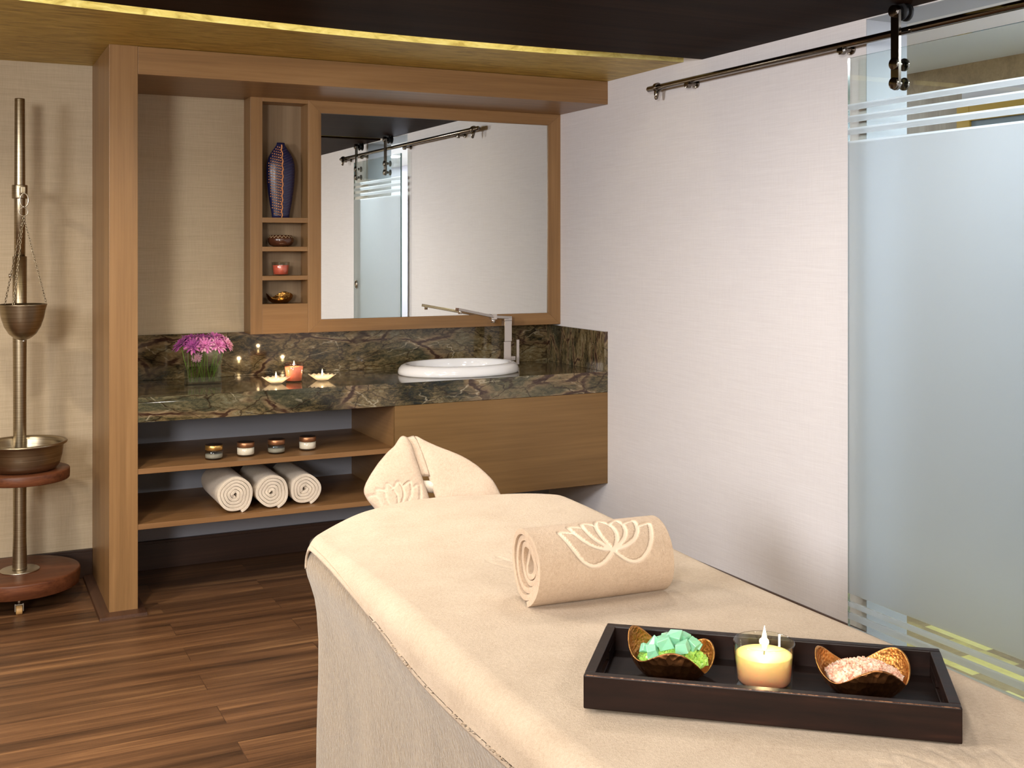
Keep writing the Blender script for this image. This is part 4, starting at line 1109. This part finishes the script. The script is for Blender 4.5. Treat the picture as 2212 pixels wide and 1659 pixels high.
b.tube([tuple(p0), tuple(p1)], 0.018, 20); o = b.build('cradle_pad_cover', M['terry_white'], ht)
# the cradle itself
b = MB(); cpts = [HO+HU*(0.03+0.10*math.cos(a))+HV*(0.035+0.085*math.sin(a))-HN*0.028-Vector((TX, TY, 0)) for a in [2*PI*k/40 for k in range(40)]]
b.tube([tuple(p) for p in cpts], 0.022, 14, closed=True)
fcr = b.build('face_cradle', M['black'], tbl)
b = MB(); 
for s in (-1, 1):
    q0 = Vector((s*0.10, 0.93, 0.665)); q1 = Vector((s*0.10, 1.02, 0.67)); q2 = HO+HU*(0.03+s*0.09)+HV*(-0.02)-HN*0.035-Vector((TX, TY, 0))
    b.tube([tuple(q0), tuple(q1), tuple(q2)], 0.010, 12)
b.build('cradle_arm', M['black'], tbl)

# ================================================================== TRAY
TA = math.atan2(-0.3578, 0.4335); TZ = 0.7738
tray = empty('serving_tray', (0.8875, 1.5500, TZ), TA, label='dark espresso wooden tray holding two bronze bowls and a candle', cat='tray')
TL, TD, TH, TW = 0.561, 0.254, 0.0535, 0.017
b = MB(); b.box((0.002, 0.002, 0.0), (TL-0.002, TD-0.002, 0.0115)); b.build('tray_base', M['espresso'], tray, bevel=0.001)
b = MB(); b.box((0, 0, 0.0), (TL, TW, TH)); b.build('front_wall', M['espresso'], tray, bevel=0.0022)
b = MB(); b.box((0, TD-TW, 0.0), (TL, TD, TH)); b.build('back_wall', M['espresso'], tray, bevel=0.0022)
for x0 in (0.0, TL-TW):
    b = MB(); y0, y1 = TW+0.0002, TD-TW-0.0002
    b.box((x0, y0, 0.0), (x0+TW, y1, 0.018)); b.box((x0, y0, 0.034), (x0+TW, y1, TH)); b.box((x0, y0, 0.018), (x0+TW, 0.085, 0.034)); b.box((x0, TD-0.085, 0.018), (x0+TW, y1, 0.034))
    b.build('end_wall', M['espresso'], tray, bevel=0.0012)
# worn front edge line
b = MB(); b.cyl((0.004, 0.0012, TH-0.0008), (TL-0.004, 0.0012, TH-0.0008), 0.0009, 8); b.build('worn_edge', M['espresso_worn'], tray)
TM = Matrix.Rotation(TA, 3, 'Z')
def on_tray(u, v): p = TM @ Vector((u, v, 0)); return (0.8875+p.x, 1.55+p.y, TZ+0.0118)
B1 = on_tray(0.128, 0.132); B2 = on_tray(0.432, 0.132); CD = on_tray(0.276, 0.120)
BA = -YAW
bw1 = empty('bronze_bowl', B1, BA-0.06, label='hammered bronze bowl of green bath crystals, left on the tray', cat='bowl', group='hammered bowls on the tray')
b = MB(); wavy_bowl(b, 0.0740, 0.060, 0.0460, 0.0170, 0, lean=0.0125); b.build('bowl', [M['bronze_out'], M['bronze_in']], bw1)
bw2 = empty('bronze_bowl', B2, BA+0.02, label='hammered bronze bowl of pink rock salt, right on the tray', cat='bowl', group='hammered bowls on the tray')
b = MB(); wavy_bowl(b, 0.0765, 0.060, 0.0460, 0.0170, 0, lean=0.002); b.build('bowl', [M['bronze_out'], M['bronze_in']], bw2)
# salt heaps
def grain_pile(center, R, z0, crown, n, smin, smax, seed, skew=0.0, rz=0.0, xlim=None):
    rnd = random.Random(seed); mb = MB()
    for k in range(n):
        a = rnd.uniform(0, 2*PI); r = R*math.sqrt(rnd.random()); x = r*math.cos(a); y = r*math.sin(a)*0.88
        if xlim and not (xlim[0] < x < xlim[1]): continue
        z = z0+crown*(1-(r/R)**2)+skew*x - rnd.random()*0.004
        s = rnd.uniform(smin, smax); rot = Matrix.Rotation(rnd.uniform(0, 6), 3, Vector((rnd.random()-0.5, rnd.random()-0.5, rnd.random()-0.5+1e-3)).normalized())
        vs = [Vector((sx, sy, sz))*s*rnd.uniform(0.7, 1.1) for sx, sy, sz in ((-1, -1, -.8), (1, -1, -.8), (1, 1, -.8), (-1, 1, -.8), (-.8, -.8, 1), (.8, -.8, 1), (.8, .8, 1), (-.8, .8, 1))]
        vs = [rot @ v + Vector((x, y, z)) for v in vs]
        mb.add(vs, [(0, 3, 2, 1), (4, 5, 6, 7), (0, 1, 5, 4), (1, 2, 6, 5), (2, 3, 7, 6), (3, 0, 4, 7)], 0, False)
    return mb
# bed under the grains (closed mound)
def mound(mb, R, z0, crown, zb, seg=40, skew=0.0):
    prof = [(1e-4, zb), (R*0.62, zb+0.002), (R, z0-0.004), (R*0.8, z0+crown*0.36-0.003), (R*0.4, z0+crown*0.8-0.003), (1e-4, z0+crown-0.003)]
    mb.lathe(prof, seg, sy=0.88, fn=lambda p, a, r, z: (p[0], p[1], z+(skew*p[0] if z > zb+0.003 else 0)))
b = grain_pile(None, 0.058, 0.033, 0.020, 1100, 0.0016, 0.0032, 5); mound(b, 0.060, 0.033, 0.020, 0.010)
o = b.build('pink_salt', M['salt'], loc=B2, bevel=0); o.rotation_euler = (0, 0, BA); tag(o, 'coarse pink rock salt heaped in the right bronze bowl', 'bath salt', kind='stuff')
b = grain_pile(None, 0.056, 0.032, 0.020, 900, 0.0018, 0.0036, 8); mound(b, 0.057, 0.032, 0.020, 0.010)
o = b.build('lime_salt', M['crystal_lime'], loc=B1); o.rotation_euler = (0, 0, BA); tag(o, 'fine lime green bath salt heaped in the left bronze bowl', 'bath salt', kind='stuff')
crs = [(-0.030, 0.004, 0.0555, 0.0095), (-0.014, -0.006, 0.060, 0.0105), (0.004, 0.004, 0.0645, 0.0105), (0.012, -0.022, 0.0575, 0.0095), (0.022, 0.014, 0.060, 0.0085), (0.032, -0.002, 0.0560, 0.0085), (-0.036, -0.016, 0.050, 0.0075), (0.042, 0.010, 0.051, 0.0080), (-0.006, 0.022, 0.060, 0.0080), (-0.046, 0.0, 0.049, 0.0060)]
crl = ['mint crystal at the left edge of the big crystals', 'mint crystal behind the front hump of the bowl', 'tallest square mint crystal at the middle of the heap', 'front mint crystal just right of the middle',
       'pale mint crystal at back right of the heap', 'mint crystal near the right horn of the bowl', 'small mint crystal low at the left of the heap', 'rightmost mint crystal above the lime grains', 'mint crystal at the back of the heap', 'smallest mint crystal against the left horn']
rnd = random.Random(4)
for (x, y, z, s), lb in zip(crs, crl):
    mb_ = MB(); rot = Matrix.Rotation(rnd.uniform(0, 6), 3, Vector((rnd.random()-.5, rnd.random()-.5, rnd.random()+.3)).normalized())
    vs = [rot @ (Vector(v)*s*rnd.uniform(1.0, 1.35)) for v in ((-1, -1, -.7), (1, -1, -.7), (1, 1, -.7), (-1, 1, -.7), (-.85, -.9, .8), (.9, -.8, .7), (.8, .9, .8), (-.9, .8, .65))]
    mb_.add(vs, [(0, 3, 2, 1), (4, 5, 6, 7), (0, 1, 5, 4), (1, 2, 6, 5), (2, 3, 7, 6), (3, 0, 4, 7)])
    p = Matrix.Rotation(BA, 3, 'Z') @ Vector((x, y, z))
    o = mb_.build('bath_crystal', M['crystal'], loc=(B1[0]+p.x, B1[1]+p.y, B1[2]+p.z), bevel=0.0008); tag(o, lb, 'bath crystal', 'mint bath crystals in the left bowl')
# tray candle
tc = empty('jar_candle', CD, label='lit cream and peach candle in a clear glass between the bronze bowls', cat='candle')
b = MB(); b.lathe([(1e-4, 0), (0.043, 0), (0.0455, 0.002), (0.0455, 0.008), (0.0490, 0.0755), (0.0482, 0.077), (0.0470, 0.0755), (0.0430, 0.016), (0.040, 0.011), (1e-4, 0.0095)], 72); b.build('glass_cup', M['glass'], tc)
b = MB(); b.lathe([(1e-4, 0.0100), (0.0385, 0.0116), (0.0420, 0.016), (0.0436, 0.034), (0.0452, 0.0555), (0.0445, 0.0562), (0.040, 0.0550), (1e-4, 0.0545)], 56, mi=0)
n = NT('two tone candle wax'); sx_ = n.n.new('ShaderNodeSeparateXYZ'); n.l.new(n.coord(), sx_.inputs[0])
n.set(color=n.ramp(n.math('MULTIPLY', sx_.outputs[2], 15.0), [(0.22, rgb(236, 156, 122)), (0.72, rgb(252, 222, 146))]), rough=0.45, sss=0.6, ssss=0.03, sssr=(1.0, 0.6, 0.3))
b.build('wax', [n.mat, n.mat], tc)
b = MB(); b.tube([(0, 0, 0.0545), (0.0005, 0, 0.060), (0.002, 0, 0.064)], 0.0009, 8); b.build('wick', M['wick'], tc)
flame(tc, (0.001, 0, 0.0620), 1.15)
point('candle_glow', (CD[0], CD[1], CD[2]+0.078), 0.55, r=0.008)

# ================================================================== OIL POURING STAND
ds = empty('oil_pouring_stand', (0.247, 5.225, 0), label='bronzed steel pole stand on round wooden base beside the post', cat='stand')
b = MB(); b.lathe([(1e-4, 0.068), (0.2, 0.068), (0.232, 0.0682), (0.236, 0.072), (0.240, 0.100), (0.2405, 0.126), (0.239, 0.131), (0.234, 0.133), (0.2, 0.1332), (1e-4, 0.1332)], 96); b.build('base', M['rose'], ds)
for k in range(3):
    a = -PI/2-0.06+k*2*PI/3; cx, cy = 0.185*math.cos(a), 0.185*math.sin(a)
    b = MB(); b.cyl((cx-0.012, cy, 0.019), (cx+0.012, cy, 0.019), 0.019, 24); o = b.build('caster', M['caster'], ds, bevel=0.003)
    b = MB(); b.cyl((cx, cy, 0.040), (cx, cy, 0.0675), 0.006); b.box((cx-0.017, cy-0.006, 0.014), (cx-0.0135, cy+0.006, 0.045)); b.box((cx+0.0135, cy-0.006, 0.014), (cx+0.017, cy+0.006, 0.045)); b.box((cx-0.017, cy-0.008, 0.040), (cx+0.017, cy+0.008, 0.044))
    b.build('fork', M['steel'], o)
b = MB(); b.lathe([(1e-4, 0.1335), (0.078, 0.1332), (0.079, 0.136), (0.076, 0.1385), (0.036, 0.1385)], 56); b.build('flange', M['steel'], ds)
b = MB(); b.lathe([(0.0300, 0.137), (0.0290, 0.145), (0.0285, 0.20), (0.0265, 0.28), (0.0262, 0.90), (0.0275, 1.10), (0.0285, 1.461), (0.0230, 1.463), (0.0226, 1.462)], 48); b.build('lower_pole', M['brass_steel'], ds)
b = MB(); b.lathe([(0.0222, 1.40), (0.0222, 1.70), (0.0212, 1.90), (0.0205, 2.126), (0.0195, 2.130), (1e-4, 2.130)], 48); b.build('upper_pole', M['brass_steel'], ds)
b = MB(); b.lathe([(0.0232, 1.706), (0.0305, 1.706), (0.0312, 1.710), (0.0312, 1.760), (0.0305, 1.764), (0.0232, 1.764)], 40, closed=True)
b.box((-0.004, -0.165, 1.722), (0.014, -0.026, 1.750)); b.build('clamp_arm', M['brass_steel'], ds, bevel=0.002)
b = MB(); b.cyl((-0.031, 0.0, 1.38), (-0.043, 0.0, 1.38), 0.009); b.build('lock_screw', M['steel'], ds)
b = MB(); b.lathe([(1e-4, 0.540), (0.15, 0.540), (0.176, 0.5402), (0.179, 0.543), (0.180, 0.560), (0.180, 0.578), (0.178, 0.5812), (0.15, 0.582), (1e-4, 0.582)], 80, c=(0.008, -0.125, 0)); b.build('round_shelf', M['rose'], ds)
b = MB(); b.lathe([(0.0268, 0.500), (0.032, 0.500), (0.032, 0.539), (0.0268, 0.539)], 36, closed=True); b.box((0.02, -0.06, 0.505), (0.030, -0.03, 0.539)); b.build('shelf_collar', M['brass_steel'], ds, bevel=0.001)
# basin on the shelf
pb = empty('metal_basin', (0.257, 5.088, 0.582), label='round steel basin with rolled rim on the wooden shelf of the pole stand', cat='basin')
b = MB(); b.lathe([(1e-4, 0.0), (0.112, 0.0), (0.124, 0.004), (0.138, 0.022), (0.148, 0.060), (0.153, 0.100), (0.160, 0.105), (0.166, 0.108), (0.168, 0.113), (0.165, 0.117), (0.158, 0.117), (0.151, 0.112), (0.147, 0.100), (0.143, 0.060), (0.133, 0.024), (0.120, 0.008), (1e-4, 0.005)], 96)
b.build('bowl', M['brass_steel'], pb)
# hanging pot
hp = empty('hanging_oil_pot', (0.250, 5.062, 1.118), label='small bronzed pot hanging on three chains from the pole stand', cat='pot')
b = MB(); b.lathe([(1e-4, 0.0), (0.012, 0.001), (0.030, 0.008), (0.052, 0.026), (0.070, 0.056), (0.082, 0.092), (0.0885, 0.128), (0.094, 0.146), (0.0945, 0.148), (0.0925, 0.149), (0.0855, 0.128), (0.079, 0.092), (0.067, 0.058), (0.050, 0.030), (0.028, 0.012), (1e-4, 0.006)], 80)
b.build('cup', M['brass_steel'], hp)
b = MB(); b.cyl((0.004, 0, -0.008), (0.004, 0, 0.002), 0.006, 14, r2=0.008); b.build('spout_plug', M['steel'], hp)
top = Vector((0.003, -0.002, 0.510))
for a in (math.radians(-8), math.radians(135), math.radians(245)):
    e = Vector((0.091*math.cos(a), 0.091*math.sin(a), 0.147)); L = (top-e).length; nl = int(L/0.0115); d = (top-e).normalized()
    s1 = d.cross(Vector((0, 0, 1)).cross(d)).normalized(); s2 = d.cross(s1)
    b = MB()
    for k in range(nl):
        c = e+d*((k+0.5)*L/nl); s = s1 if k % 2 else s2
        b.tube([tuple(c+d*0.0078*math.cos(t)+s*0.0036*math.sin(t)) for t in [2*PI*q/12 for q in range(12)]], 0.0013, 5, closed=True)
    b.build('chain', M['brass_steel'], hp)
b = MB(); b.tube([(top.x+0.017*math.cos(t), top.y, top.z+0.018+0.017*math.sin(t)) for t in [2*PI*q/28 for q in range(28)]], 0.0020, 8, closed=True); b.build('ring', M['steel'], hp)
b = MB(); b.tube([(top.x+0.016*math.cos(t)+0.003, top.y+0.003, top.z+0.066+0.028*math.sin(t)) for t in [2*PI*q/28 for q in range(28)]], 0.0028, 8, closed=True); b.cyl((top.x, top.y, top.z+0.033), (top.x, top.y, top.z+0.044), 0.005, 12); b.build('hook', M['steel'], hp)

# ================================================================== DOWNLIGHT FITTINGS
for i, (x, y, p, c, r, sp) in enumerate(DOWNLIGHTS):
    where = ('near the oil pouring stand', 'in front of the marble worktop', 'over the face cradle', 'between the face cradle and the glass door', 'left of the massage table',
             'over the foot of the massage table', 'added as unseen fill behind the camera on the left', 'added as unseen fill behind the camera on the right')[i]
    d = empty('downlight', (x, y, ZC), label='round ceiling downlight in the dark veneer '+where, cat='ceiling light', group='ceiling downlights')
    b = MB(); b.lathe([(r, -0.001), (r+0.02, -0.001), (r+0.022, -0.004), (r+0.018, -0.007), (r, -0.007)], 40, closed=True); b.build('trim_ring', M['steel'], d)
    b = MB(); b.cyl((0, 0, -0.006), (0, 0, -0.001), r-0.001, 40); b.build('diffuser', M['lamp'], d)
for (x, y, p), where in zip(CORRIDOR_LIGHTS, ('short of the glass door', 'right behind the glass door', 'at the far end past the grey wood', 'at the near end of the corridor')):
    d = empty('downlight', (x, y, 2.33), label='round light in the white corridor ceiling, '+where, cat='ceiling light', group='corridor lights')
    b = MB(); b.cyl((0, 0, -0.006), (0, 0, -0.0005), 0.085, 40); b.build('diffuser', M['lamp_cool'], d)
